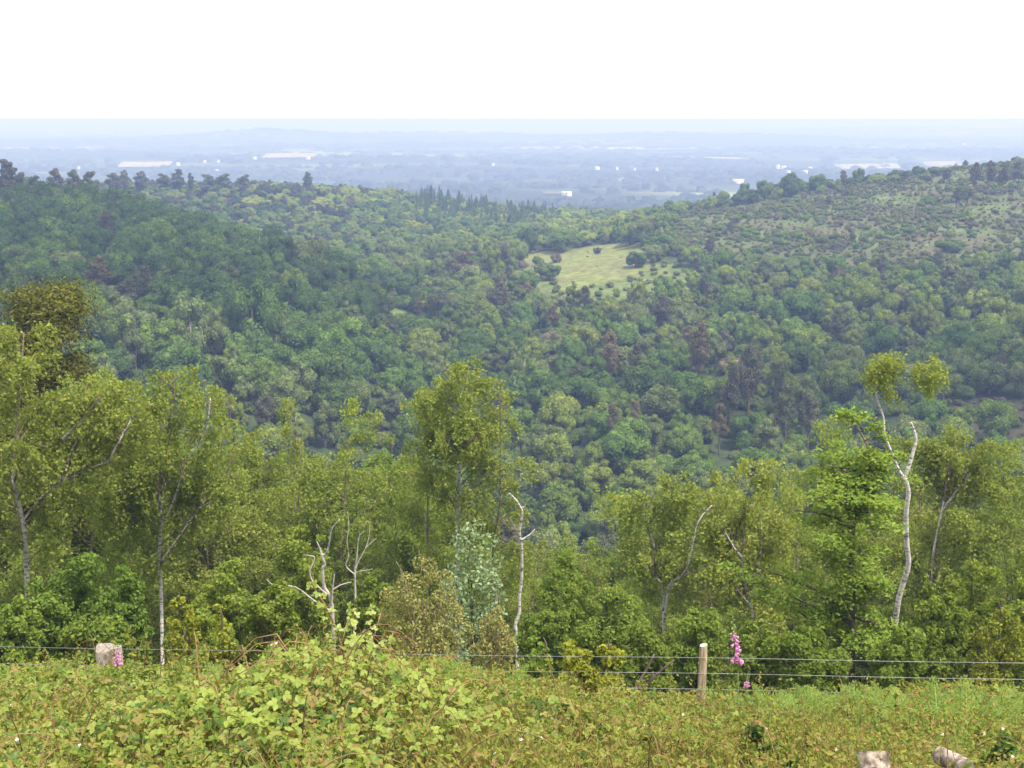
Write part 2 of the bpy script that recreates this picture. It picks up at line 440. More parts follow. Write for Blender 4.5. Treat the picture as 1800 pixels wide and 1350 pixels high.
def ground_material():
    m, n, l = new_mat('ground_cover')
    out = n.new('ShaderNodeOutputMaterial'); b = n.new('ShaderNodeBsdfDiffuse')
    geo = n.new('ShaderNodeNewGeometry')
    at = n.new('ShaderNodeAttribute'); at.attribute_name = 'cover'
    no = n.new('ShaderNodeTexNoise'); no.inputs['Scale'].default_value = 0.35; no.inputs['Detail'].default_value = 9; no.inputs['Roughness'].default_value = .65
    l.new(geo.outputs['Position'], no.inputs['Vector'])
    mr = n.new('ShaderNodeMapRange'); mr.inputs['From Min'].default_value = .3; mr.inputs['From Max'].default_value = .7
    mr.inputs['To Min'].default_value = .55; mr.inputs['To Max'].default_value = 1.45
    l.new(no.outputs['Fac'], mr.inputs['Value'])
    mu = n.new('ShaderNodeMixRGB'); mu.blend_type = 'MULTIPLY'; mu.inputs['Fac'].default_value = 1
    l.new(at.outputs['Color'], mu.inputs['Color1']); l.new(mr.outputs['Result'], mu.inputs['Color2'])
    # plain: woods and fields
    mp = n.new('ShaderNodeMapping'); mp.inputs['Scale'].default_value = (1 / 1100, 1 / 500, 0)
    l.new(geo.outputs['Position'], mp.inputs['Vector'])
    vo = n.new('ShaderNodeTexVoronoi'); vo.inputs['Scale'].default_value = 1.6; vo.inputs['Randomness'].default_value = 0.9
    l.new(mp.outputs[0], vo.inputs['Vector'])
    n2 = n.new('ShaderNodeTexNoise'); n2.inputs['Scale'].default_value = 0.8; n2.inputs['Detail'].default_value = 6
    l.new(mp.outputs[0], n2.inputs['Vector'])
    sep = n.new('ShaderNodeSeparateColor'); l.new(vo.outputs['Color'], sep.inputs[0])
    r1 = n.new('ShaderNodeValToRGB'); e = r1.color_ramp.elements
    r1.color_ramp.interpolation = 'CONSTANT'
    e[0].position, e[0].color = 0, (0.05, 0.07, 0.03, 1)
    e[1].position, e[1].color = .35, (0.09, 0.13, 0.05, 1)
    k = e.new(.6); k.color = (0.16, 0.18, 0.08, 1)
    k = e.new(.85); k.color = (0.30, 0.27, 0.16, 1)
    l.new(sep.outputs[0], r1.inputs['Fac'])
    r2 = n.new('ShaderNodeValToRGB'); e = r2.color_ramp.elements
    e[0].position, e[0].color = .50, (0, 0, 0, 1); e[1].position, e[1].color = .60, (1, 1, 1, 1)
    l.new(n2.outputs['Fac'], r2.inputs['Fac'])
    fm = n.new('ShaderNodeMixRGB'); fm.inputs['Color1'].default_value = (0.030, 0.042, 0.026, 1)
    l.new(r2.outputs['Color'], fm.inputs['Fac']); l.new(r1.outputs['Color'], fm.inputs['Color2'])
    fin = n.new('ShaderNodeMixRGB')
    l.new(at.outputs['Alpha'], fin.inputs['Fac']); l.new(mu.outputs['Color'], fin.inputs['Color1']); l.new(fm.outputs['Color'], fin.inputs['Color2'])
    l.new(fin.outputs['Color'], b.inputs['Color']); l.new(b.outputs[0], out.inputs['Surface'])
    return m

gme = mesh_np('ground', np.stack([GXX, GYY, GZZ], -1).reshape(-1, 3), GQ, ground_material(), smooth=True)
cov = np.zeros((nr, nc, 4)); cov[..., :3] = (0.036, 0.050, 0.021)
gpx, gpy = pix(GXX, np.maximum(GYY, 1), GZZ)[:2]
mid = (GYY > 90) & (GYY < 800)
def paint(mask, c): cov[mask, :3] = c
paint((GYY < 24), (0.085, 0.075, 0.035))
paint(mid & inpoly(gpx, gpy, HEATH), (0.062, 0.074, 0.030))
hn = wob(GXX, GYY, 9.0, 3.1) + .6 * wob(GXX, GYY, 3.7, 1.0)
paint(mid & inpoly(gpx, gpy, HEATH) & (hn > .12), (0.072, 0.067, 0.038))
paint(mid & inpoly(gpx, gpy, HEATH) & (hn < -.45), (0.076, 0.098, 0.036))
paint(mid & inpoly(gpx, gpy, HEATH2), (0.060, 0.054, 0.034))
paint((GYY < 700) & (GYY > 300) & inpoly(gpx, gpy, ROUGH), (0.085, 0.105, 0.036))
paint((GYY < 700) & (GYY > 300) & inpoly(gpx, gpy, CLEARING), (0.112, 0.124, 0.042))
paint((GYY < 700) & (GYY > 300) & inpoly(gpx, gpy, CLEARING) & (hn > .1), (0.108, 0.112, 0.046))
paint((GYY < 700) & (GYY > 300) & inpoly(gpx, gpy, MEADOW), (0.11, 0.16, 0.04))
paint((GYY < 800) & (GYY > 560) & inpoly(gpx, gpy, RIDGE_FIELD), (0.24, 0.30, 0.08))
cov[..., 3] = np.clip((GYY - 900) / 500, 0, 1)
ca = gme.color_attributes.new('cover', 'FLOAT_COLOR', 'POINT')
ca.data.foreach_set('color', cov.astype(np.float32).ravel())
tag(link('ground', gme), kind='structure')

# ------------------------------------------------------------------ haze
def box_mesh(name, lo, hi, mat):
    V = [(x, y, z) for x in (lo[0], hi[0]) for y in (lo[1], hi[1]) for z in (lo[2], hi[2])]
    Q = [(0, 1, 3, 2), (4, 6, 7, 5), (0, 4, 5, 1), (2, 3, 7, 6), (0, 2, 6, 4), (1, 5, 7, 3)]
    return mesh_np(name, V, Q, mat)
m, n, l = new_mat('haze_air')
o_ = n.new('ShaderNodeOutputMaterial'); pv = n.new('ShaderNodeVolumePrincipled')
HAZE = 0.00054
pv.inputs['Density'].default_value = HAZE
pv.inputs['Color'].default_value = (0.245, 0.325, 0.60, 1)
pv.inputs['Absorption Color'].default_value = (0.36, 0.26, 0.0, 1)
pv.inputs['Anisotropy'].default_value = 0.0
l.new(pv.outputs[0], o_.inputs['Volume'])
hz = link('haze', box_mesh('haze', (-33000, -70, -112), (33000, 42100, 14), m))
tag(hz, kind='stuff')

def shade_cloud(loc, size, seed):
    "unseen cloud added high above, so that its shade falls on hill and valley"
    rg = np.random.default_rng(seed); nu, nv = 48, 24; ph = rg.uniform(0, 6.28, 12)
    V = []
    for j in range(nv + 1):
        e = -math.pi / 2 + math.pi * j / nv
        for i in range(nu):
            a = 2 * math.pi * i / nu
            k = 1 + .16 * math.sin(3 * a + ph[0] + 2 * e) + .11 * math.sin(5 * a + ph[1] - 3 * e) + .08 * math.sin(9 * a + 7 * e + ph[2]) + .05 * math.sin(13 * e + ph[3])
            V.append((size[0] * k * math.cos(a) * math.cos(e), size[1] * k * math.sin(a) * math.cos(e), size[2] * k * (math.sin(e) if e > 0 else .45 * math.sin(e))))
    Q = [(j * nu + i, j * nu + (i + 1) % nu, (j + 1) * nu + (i + 1) % nu, (j + 1) * nu + i) for j in range(nv) for i in range(nu)]
    m, n, l = new_mat('shade_veil')
    o = n.new('ShaderNodeOutputMaterial'); t = n.new('ShaderNodeBsdfTransparent'); d = n.new('ShaderNodeBsdfTranslucent'); x = n.new('ShaderNodeMixShader')
    nz = n.new('ShaderNodeTexNoise'); nz.inputs['Scale'].default_value = .02; nz.inputs['Detail'].default_value = 5
    mr = n.new('ShaderNodeMapRange'); mr.inputs['From Min'].default_value = .3; mr.inputs['From Max'].default_value = .7; mr.inputs['To Min'].default_value = .22; mr.inputs['To Max'].default_value = .58
    tc = n.new('ShaderNodeTexCoord'); l.new(tc.outputs['Object'], nz.inputs['Vector']); l.new(nz.outputs['Fac'], mr.inputs['Value']); l.new(mr.outputs[0], x.inputs['Fac'])
    d.inputs['Color'].default_value = (.95, .95, .96, 1)
    l.new(t.outputs[0], x.inputs[1]); l.new(d.outputs[0], x.inputs[2]); l.new(x.outputs[0], o.inputs['Surface'])
    tag(link('shade_cloud', mesh_np('shade_cloud', V, Q, m, smooth=True), None, loc), kind='structure')
_c = SUN_DIR * (420 / SUN_DIR.z)  # offset towards the sun, so the added clouds shade hill and valley
shade_cloud((-128 + _c.x, 318 + _c.y, -34 + _c.z), (88, 112, 30), 3)
shade_cloud((120 + _c.x, 250 + _c.y, -50 + _c.z), (62, 36, 20), 5)

print('terrain', round(time.time() - T0, 1))
# ------------------------------------------------------------------ forest: tree shapes
SPH = np.array([[math.cos(a) * math.cos(e), math.sin(a) * math.cos(e), math.sin(e)] for e in (-1.2, -.5, .25, .95) for a in np.arange(7) * 2 * math.pi / 7])
SPHQ = np.array([[r * 7 + k, r * 7 + (k + 1) % 7, (r + 1) * 7 + (k + 1) % 7, (r + 1) * 7 + k] for r in range(3) for k in range(7)] + [[21, 22, 23, 24], [21, 24, 25, 27], [25, 26, 27, 25]][:2])
def lobed_crown(acc, seed, n, lobes=16, core=.82, zc=0.95, hz=0.75, hr=0.60, lr=(0.28, 0.46), ls=0.075, m=0, jitter=0.55, low=0.35, flat=1.0, conical=0.0, T=LEAF1, TQ=LEAF1Q):
    "leaf clumps spread over the shells of overlapping lobes; crown radius about 1"
    rng = np.random.default_rng(seed)
    C, R = [], []
    while len(C) < lobes:
        p = rng.uniform(-1, 1, 3)
        if np.linalg.norm(p) > 1: continue
        k = 1 - conical * (p[2] + 1) / 2
        r = rng.uniform(*lr) * (1 - .3 * max(0, p[2])) * (1 - .5 * conical * (p[2] + 1) / 2)
        C.append((p[0] * hr * k, p[1] * hr * k, zc + p[2] * hz)); R.append(r)
    C, R = np.array(C), np.array(R)
    w = R ** 2 / np.sum(R ** 2)
    k = rng.choice(lobes, int(n * 2.6), p=w)
    d = nrm(rng.normal(size=(len(k), 3)))
    rad = R[k] * (1 - 0.35 * rng.random(len(k)) ** 2.2)
    pts = C[k] + d * rad[:, None] * np.array([1, 1, flat])
    dist = np.linalg.norm((pts[:, None] - C[None]) / np.array([1, 1, flat]), axis=2) / R[None]
    dist[np.arange(len(k)), k] = 9
    keep = (dist.min(1) > .86) & ((d[:, 2] > -.35) | (rng.random(len(k)) < low))
    pts, d = pts[keep][:n], d[keep][:n]
    N = nrm(d + np.array([0, 0, .25]) + jitter * rng.normal(size=d.shape))
    leaves(acc, pts, N, ls * rng.uniform(.7, 1.45, len(pts)), rng, m, T, TQ)
    if core:                                              # dense inner foliage of each clump
        for c, r in zip(C, R):
            acc.add(c + SPH * np.array([1, 1, flat]) * r * core * (1 + .12 * rng.normal(size=(len(SPH), 1))), SPHQ, m)
    return C, R

def trunk_and_limbs(acc, seed, C, top, r0, m=1, nl=5):
    rng = np.random.default_rng(seed + 99)
    tr = [Vector((0, 0, -.15)), Vector((rng.normal() * .03, rng.normal() * .03, top * .35)), Vector((rng.normal() * .06, rng.normal() * .06, top * .7)), Vector((rng.normal() * .05, rng.normal() * .05, top))]
    tube(acc, tr, [r0 * 1.25, r0, r0 * .7, r0 * .3], 6, m)
    for c in C[rng.permutation(len(C))[:nl]]:
        s = tr[1].lerp(tr[2], rng.random())
        e = Vector(c)
        tube(acc, [s, s.lerp(e, .5) + Vector((0, 0, .06)), e], [r0 * .5, r0 * .35, r0 * .12], 4, m)

def build_shape(kind, seed, n):
    acc = Acc(); rng = np.random.default_rng(seed)
    if kind == 'broadleaf':
        C, R = lobed_crown(acc, seed, n, lobes=int(rng.integers(15, 24)), zc=rng.uniform(.85, 1.0), hz=rng.uniform(.55, .75), hr=.64, lr=(.24, .46), ls=.085)
    elif kind == 'birch':
        C, R = lobed_crown(acc, seed, n, lobes=int(rng.integers(18, 28)), zc=1.15, hz=.95, hr=.70, lr=(.20, .36), ls=.08, jitter=.8, flat=1.2, conical=.28)
    elif kind == 'pine':
        C, R = lobed_crown(acc, seed, n, lobes=int(rng.integers(22, 30)), zc=1.75, hz=.85, hr=.62, lr=(.20, .36), ls=.085, jitter=.9, flat=.72, conical=.35, core=.6)
    elif kind == 'bush':
        C, R = lobed_crown(acc, seed, n, lobes=int(rng.integers(9, 15)), zc=.42, hz=.35, hr=.62, lr=(.24, .44), ls=.10, jitter=.8, flat=.9)
    elif kind == 'spruce':
        k = n; t = rng.random(k) ** .75; lay = np.floor(t * 14) / 14 + rng.normal(0, .012, k)
        h = 4.6; r = (1 - np.clip(lay, 0, 1)) * rng.uniform(.25, 1.05, k) ** .6
        az = rng.random(k) * 6.283; sec = 1 + .22 * np.sin(az * 5 + np.floor(t * 14) * 2.1)
        pts = np.stack([np.cos(az) * r * sec, np.sin(az) * r * sec, .35 + lay * (h - .4) - .32 * r], 1)
        N = nrm(np.stack([np.cos(az) * .5, np.sin(az) * .5, np.full(k, .8)], 1) + .6 * rng.normal(size=(k, 3)))
        leaves(acc, pts, N, .13 * rng.uniform(.6, 1.4, k), rng, 0)
        C = np.zeros((0, 3))
    crown = acc
    tr = Acc()
    if kind == 'spruce': tube(tr, [(0, 0, -.2), (0, 0, 2.2), (0, 0, 4.5)], [.11, .08, .02], 6, 0)
    elif kind == 'pine': trunk_and_limbs(tr, seed, C, 2.2, .06, 0, 7)
    elif kind == 'bush': trunk_and_limbs(tr, seed, C, .5, .05, 0, 5)
    elif kind == 'birch': trunk_and_limbs(tr, seed, C, 1.9, .045, 0, 7)
    else: trunk_and_limbs(tr, seed, C, 1.1, .075, 0, 7)
    return crown, tr

SPEC = {  # kind: shapes, leaf cards, looks, trunk material
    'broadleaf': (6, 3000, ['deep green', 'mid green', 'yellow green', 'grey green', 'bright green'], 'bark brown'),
    'birch': (4, 2400, ['yellow green', 'grey green', 'mid green'], 'bark grey'),
    'pine': (4, 2400, ['brown green', 'dark brown', 'tan'], 'bark pine'),
    'bush': (4, 1100, ['mid green', 'yellow green', 'heath olive', 'heath brown', 'deep green', 'tan'], 'bark brown'),
    'spruce': (3, 1700, ['spruce', 'deep green'], 'bark brown')}
HGT = {'broadleaf': 1.75, 'birch': 2.35, 'pine': 2.75, 'bush': 0.95, 'spruce': 4.6}
NAME = {'broadleaf': 'broadleaf_tree', 'birch': 'birch_tree', 'pine': 'pine_tree', 'bush': 'bush', 'spruce': 'spruce_tree'}
NOUN = {'broadleaf': 'broadleaf tree', 'birch': 'feathery tree', 'pine': 'pine', 'bush': 'bush', 'spruce': 'conical conifer'}
SHAPE = {}
for kind, (ns, nf, looks, tm) in SPEC.items():
    for s in range(ns):
        cr, tk = build_shape(kind, 1000 + 37 * s + len(kind) * 7, nf)
        cv, cq, cm = cr.arrays(); tv, tq, _ = tk.arrays()
        tme = mesh_np(kind + '_trunk', tv, tq, M[tm], smooth=True)
        for lk in looks:
            SHAPE[kind, s, lk] = (mesh_np(kind + '_crown', cv, cq, M[lk]), tme)
print('shapes', round(time.time() - T0, 1))

# ------------------------------------------------------------------ forest: where each tree stands
LAND, TREES = [], []          # LAND: (phrase, px, py); TREES: dicts
def tree(kind, X, Y, r, look, hs=1.0, label=None, rz=None, shape=None, zoff=0.0):
    TREES.append(dict(kind=kind, X=X, Y=Y, Z=gz(X, Y) + zoff, r=r, hs=hs, look=look, label=label,
                      rz=random.random() * 6.28 if rz is None else rz,
                      s=random.randrange(SPEC[kind][0]) if shape is None else shape))

def landmark(kind, px, ptop, pw, Y, look, label, phrase=None, hs=None, shape=None, keepz=True):
    "tree whose crown top shows at (px, ptop) and is pw photo pixels wide"
    p = P(px, ptop, Y); fw = Y * math.cos(PITCH) - p.z * math.sin(PITCH)
    r = pw / F * fw / 2 / (1.0 if kind != 'spruce' else 1.0)
    h = p.z - gz(p.x, Y)
    k = h / (r * HGT[kind]) if hs is None else hs
    k = min(max(k, .6), 1.2 if kind == 'bush' else 1.6)
    tree(kind, p.x, Y, r, look, k, label, shape=shape, zoff=(h - r * HGT[kind] * k) if h - r * HGT[kind] * k < 0 else 0)
    if phrase: LAND.append((phrase, px, ptop + pw * .5))

random.seed(11)
L = landmark
# left spur
L('birch', 331, 498, 104, 236, 'grey green', 'pale feathery tree with forked light trunk showing at the foot of the left hillside', 'the fork-trunked tree', shape=0)
L('broadleaf', 441, 487, 112, 252, 'deep green', 'big dark rounded oak standing right of the pale fork-trunked tree', 'the big dark oak', shape=1)
L('broadleaf', 472, 570, 74, 222, 'mid green', 'small round dome-shaped tree in front of the big dark oak', 'the small dome tree')
L('broadleaf', 232, 418, 92, 300, 'deep green', 'dark billowing oak high on the left hillside below the lone hillside pine')
L('pine', 185, 368, 46, 335, 'dark brown', 'lone dark pine with bare trunk rising from the left hillside wood', 'the lone hillside pine', shape=1)
L('broadleaf', 545, 445, 95, 330, 'deep green', 'broad dark oak at the right end of the left spur')
L('broadleaf', 205, 508, 66, 232, 'mid green', 'rounded green tree just right of the brown near pine top')
# centre
L('broadleaf', 694, 470, 84, 372, 'deep green', 'wide dark oak beside the small bright meadow', 'the bright meadow oak', shape=2)
L('broadleaf', 727, 458, 52, 384, 'deep green', 'darker taller crown behind the wide oak beside the bright meadow')
L('broadleaf', 762, 488, 60, 372, 'grey green', 'grey-green spreading tree right of the wide oak beside the bright meadow')
L('broadleaf', 966, 464, 52, 400, 'deep green', 'dark oak on the near edge of the yellow clearing', 'the clearing edge oak', shape=0)
L('birch', 950, 455, 38, 405, 'grey green', 'pale tree touching the dark oak on the near edge of the clearing')
L('broadleaf', 1118, 443, 44, 408, 'deep green', 'dark round tree at the right end of the yellow clearing', 'the round clearing tree')
L('bush', 919, 437, 24, 432, 'heath brown', 'brownish bush at the left end of the clearing, leftmost of three')
L('bush', 944, 434, 30, 434, 'mid green', 'green bush in the middle of three at the left end of the clearing')
L('bush', 976, 431, 28, 436, 'heath brown', 'brown bush on the clearing, rightmost of three at its left end', 'the three clearing bushes')
L('bush', 1051, 424, 20, 446, 'heath brown', 'small dark lone bush on the far edge of the clearing', 'the lone clearing bush')
L('broadleaf', 988, 402, 62, 462, 'mid green', 'green dome-shaped tree behind the clearing', 'the clearing dome tree')
L('broadleaf', 926, 398, 44, 470, 'deep green', 'dark round tree up left of the dome tree behind the clearing')
L('pine', 822, 432, 74, 405, 'tan', 'sandy tan-coloured spreading pine left of the yellow clearing', 'the sandy tan pine', hs=.62)
L('birch', 868, 428, 56, 410, 'yellow green', 'pale yellow-green tree between the sandy tan pine and the clearing')
# valley
L('pine', 1079, 688, 42, 226, 'tan', 'left of the two small tan pines standing before the dark oak row', 'the two tan pines', shape=0)
L('pine', 1116, 689, 44, 227, 'tan', 'right of the two small tan pines standing before the dark oak row', shape=2)
for x, y, w, Y, s, lb in [(965, 652, 92, 250, 0, 'leftmost dark oak of the row behind the two small tan pines'),
                          (1040, 645, 104, 252, 1, 'second dark oak in the row behind the two small tan pines'),
                          (1145, 628, 112, 254, 2, 'tallest dark oak in the row behind the two small tan pines'),
                          (1215, 650, 90, 250, 3, 'rightmost dark oak of the row behind the two small tan pines')]:
    L('broadleaf', x, y, w, Y, 'deep green', lb, 'the dark oak row' if s == 1 else None, shape=s)
L('pine', 1322, 584, 72, 240, 'dark brown', 'tallest brown pine in the valley pine clump, with orange trunk', 'the brown valley pines', shape=1)
L('pine', 1288, 612, 60, 238, 'dark brown', 'brown pine leaning on the left of the tallest valley pine', shape=2)
L('pine', 1368, 618, 62, 238, 'brown green', 'layered brown-green pine right of the tallest valley pine', shape=3)
L('pine', 1384, 672, 60, 226, 'brown green', 'low brown pine in front of the valley pine clump')
L('pine', 1268, 682, 46, 225, 'tan', 'small tan pine low on the left of the valley pine clump')
L('pine', 1425, 674, 50, 226, 'dark brown', 'low dark pine on the right edge of the valley pine clump')
L('pine', 1232, 560, 66, 262, 'tan', 'flat-topped tan pine with pale trunk up left of the valley pine clump', 'the flat-topped tan pine', shape=0)
L('pine', 1072, 572, 52, 268, 'tan', 'loose rusty-brown pine above the dark oak row')
L('pine', 1118, 600, 46, 262, 'dark brown', 'small dark brown pine just above the dark oak row')
L('pine', 1160, 512, 60, 318, 'dark brown', 'dark bushy pine below the clearing, right of centre', 'the dark bushy pine')
L('pine', 790, 580, 60, 240, 'dark brown', 'dark rusty pine just above the tall central birch', 'the dark rusty pine')
L('pine', 880, 600, 46, 246, 'dark brown', 'brown pine to the right behind the tall central birch')
L('broadleaf', 1740, 548, 74, 300, 'yellow green', 'tan-topped round oak near the right edge below the heath', 'the tan-topped round oak')
L('broadleaf', 1420, 510, 96, 318, 'deep green', 'large dark oak in the valley wood below the open heath', 'the dark heath-foot oak', shape=4)
L('broadleaf', 1130, 755, 70, 188, 'grey green', 'olive-grey rounded tree in the near valley wood below the tan pines')
L('spruce', 629, 708, 15, 150, 'spruce', 'small dark pointed conifer behind the near birch tops', 'the small pointed conifer', hs=1.0)
# right heath
L('pine', 1286, 378, 25, 445, 'dark brown', 'dark upright conifer standing alone on the heath slope', 'the upright heath conifer', hs=.8)
L('broadleaf', 1318, 398, 42, 440, 'mid green', 'round green tree just right of the upright heath conifer')
L('pine', 1466, 424, 36, 408, 'dark brown', 'dark brown pine on bare heath near the middle of the right slope', 'the dark heath pine', hs=.7)
L('pine', 1518, 450, 44, 388, 'brown green', 'low brown-green pine below the bare heath on the right slope', hs=.62)
L('broadleaf', 1672, 418, 50, 400, 'deep green', 'dark spreading bush-like tree alone on the right heath', 'the dark heath tree', hs=.62)
L('broadleaf', 1412, 452, 46, 390, 'mid green', 'round green tree at the lower edge of the heath')
L('broadleaf', 1222, 432, 52, 412, 'mid green', 'round-topped green tree at the left foot of the heath', 'the left heath-foot tree')
for x, y, w, Y, lk, sh, lb in [(1716, 283, 34, 482, 'dark brown', 0, 'leftmost pine of the tall group on the right skyline'),
                               (1742, 280, 34, 488, 'dark brown', 1, 'second pine of the tall group on the right skyline'),
                               (1766, 280, 36, 478, 'dark brown', 2, 'third pine of the tall group on the right skyline'),
                               (1794, 278, 36, 486, 'brown green', 3, 'rightmost pine of the tall group on the right skyline'),
                               (1684, 328, 34, 462, 'brown green', 0, 'left of two pale-trunked pines below the skyline group'),
                               (1702, 326, 34, 464, 'brown green', 2, 'right of two pale-trunked pines below the skyline group'),
                               (1662, 296, 34, 512, 'dark brown', 1, 'spreading dark pine on the skyline left of the tall pine group'),
                               (1592, 298, 24, 524, 'dark brown', 3, 'dark pine on the right skyline among low green trees'),
                               (1482, 298, 24, 530, 'tan', 1, 'brownish pine on the right skyline left of the tallest round tree'),
                               (1256, 320, 14, 536, 'dark brown', 0, 'small lone dark pine at the left end of the right skyline')]:
    L('pine', x, y, w, Y, lk, lb, 'the tall skyline pines' if x == 1742 else None, shape=sh)
for x, y, w, lk, lb in [(1510, 294, 26, 'mid green', 'tallest round green tree on the right skyline'), (1545, 303, 34, 'yellow green', 'pale green low tree on the right skyline'),
                        (1440, 304, 36, 'mid green', 'wide green tree on the right skyline'), (1392, 302, 46, 'deep green', 'dark green broad tree on the right skyline'),
                        (1624, 304, 30, 'mid green', 'green tree between two dark pines on the right skyline'), (1345, 314, 36, 'mid green', 'low green tree on the falling left part of the right skyline'),
                        (1310, 322, 30, 'mid green', 'small green tree low on the right skyline')]:
    L('broadleaf', x, y, w, 528, lk, lb, 'the broad skyline tree' if x == 1392 else None)
# left skyline pines
for k, (x, y, w, Y, lk) in enumerate([(4, 276, 52, 425, 'dark brown'), (30, 300, 36, 430, 'dark brown'), (62, 306, 36, 440, 'brown green'), (96, 296, 34, 446, 'dark brown'), (128, 298, 32, 450, 'dark brown'), (158, 298, 34, 452, 'dark brown'),
                                      (198, 305, 34, 462, 'dark brown'), (218, 300, 26, 470, 'brown green'), (248, 302, 34, 472, 'dark brown'), (285, 304, 32, 478, 'brown green'), (312, 298, 32, 480, 'dark brown'), (334, 300, 16, 484, 'brown green'),
                                      (362, 306, 34, 486, 'brown green'), (392, 304, 38, 492, 'brown green'), (428, 306, 32, 498, 'dark brown'), (540, 303, 20, 520, 'brown green'), (452, 352, 44, 490, 'dark brown'), (490, 344, 46, 495, 'brown green'),
                                      (520, 350, 44, 500, 'dark brown'), (556, 345, 46, 505, 'brown green'), (575, 362, 40, 498, 'dark brown'), (350, 352, 36, 470, 'brown green'), (385, 342, 40, 475, 'dark brown')]):
    w *= 1.3; y -= 3
    if Y > 455: Y += 165
    wd = ['edge-of-photo tall', 'first', 'second', 'third', 'fourth', 'fifth', 'sixth', 'seventh', 'eighth', 'ninth', 'tenth', 'eleventh', 'twelfth', 'thirteenth', 'fourteenth']
    if k < 15: lb = f'{wd[k]} dark pine from the left along the left skyline'
    else: lb = ['small pine standing above bright green crowns on the left skyline', 'left pine of the brown clump on the far slope', 'second pine of the brown clump on the far slope', 'third pine of the brown clump on the far slope',
                'fourth pine of the brown clump on the far slope', 'lower right pine of the brown clump on the far slope', 'brown pine below the skyline pines, left of the brown clump', 'taller brown pine between skyline and brown clump'][k - 15]
    L('pine', x, y, w, Y, lk, lb, {4: 'the left skyline pines', 12: 'the middle skyline pines', 17: 'the brown pine clump'}.get(k))
# conifers on the far slope
random.seed(5)
ORD = ['first', 'second', 'third', 'fourth', 'fifth', 'sixth', 'seventh', 'eighth', 'ninth', 'tenth', 'eleventh', 'twelfth', 'thirteenth', 'fourteenth', 'fifteenth', 'sixteenth', 'seventeenth', 'eighteenth', 'nineteenth', 'twentieth', 'twenty-first', 'twenty-second']
cx = [744, 758, 772, 790, 806, 820, 836, 851, 866, 880, 894, 908, 922, 938, 952, 966]
for k, x in enumerate(cx):
    y = 323 + (x - 744) * .165 + random.uniform(-3, 14); x += random.uniform(-5, 5)
    L('spruce', x, y, 25 + random.uniform(-6, 6), 700 - (x - 744) * .05 + random.uniform(-8, 8), 'spruce', f'{ORD[k]} tall conifer from the left in the back row on the far slope', 'the far conifer row' if k == 5 else None)
for k, x in enumerate([752, 768, 786, 803, 826, 846, 862, 884, 900, 918, 934, 954]):
    y = 350 + (x - 744) * .10 + random.uniform(-8, 16); x += random.uniform(-6, 6)
    L('spruce', x, y, 27 + random.uniform(-7, 6), 664 + random.uniform(-8, 8), 'spruce' if random.random() < .7 else 'deep green', f'{ORD[k]} conifer from the left in the front row on the far slope')

# the wood in between
rng = np.random.default_rng(4)
KX, KY, KR = np.array([t['X'] for t in TREES]), np.array([t['Y'] for t in TREES]), np.array([t['r'] for t in TREES])
cand = []
for Y in np.arange(92, 770, 4.6):
    W = .47 * Y + 14
    for X in np.arange(-W, W, 4.6):
        cand.append((X + rng.uniform(-2.6, 2.6), Y + rng.uniform(-2.6, 2.6)))
cand = np.array(cand); rng.shuffle(cand)
cz = ground(cand[:, 0], cand[:, 1]); cpx, cpy, _ = pix(cand[:, 0], cand[:, 1], cz)
inC = inpoly(cpx, cpy, CLEARING) | inpoly(cpx, cpy, MEADOW) | inpoly(cpx, cpy, RIDGE_FIELD)
inR = inpoly(cpx, cpy, ROUGH); inH = inpoly(cpx, cpy, HEATH); inH2 = inpoly(cpx, cpy, HEATH2)
pineN = wob(cand[:, 0], cand[:, 1], 22.0, 5.0); paleN = wob(cand[:, 0], cand[:, 1], 30.0, 9.0)
GRID = {}
def free(X, Y, r, f=.54):
    gx, gy = int(X // 12), int(Y // 12)
    for a in (-1, 0, 1):
        for b in (-1, 0, 1):
            for (x2, y2, r2) in GRID.get((gx + a, gy + b), ()):
                if (X - x2) ** 2 + (Y - y2) ** 2 < (f * (r + r2)) ** 2: return False
    return True
def occupy(X, Y, r): GRID.setdefault((int(X // 12), int(Y // 12)), []).append((X, Y, r))
for t in TREES: occupy(t['X'], t['Y'], t['r'])
for k in range(90):                                    # low trees closing the right-hand skyline
    x = rng.uniform(1215, 1660); Y = rng.uniform(520, 545); p = P(x, 310, Y); r = rng.uniform(1.9, 3.4)
    if free(p.x, Y, r, .5): tree('broadleaf', p.x, Y, r, rng.choice(['mid green', 'yellow green', 'deep green', 'grey green']), rng.uniform(.62, .85) + (.35 if x < 1420 else 0)); occupy(p.x, Y, r)
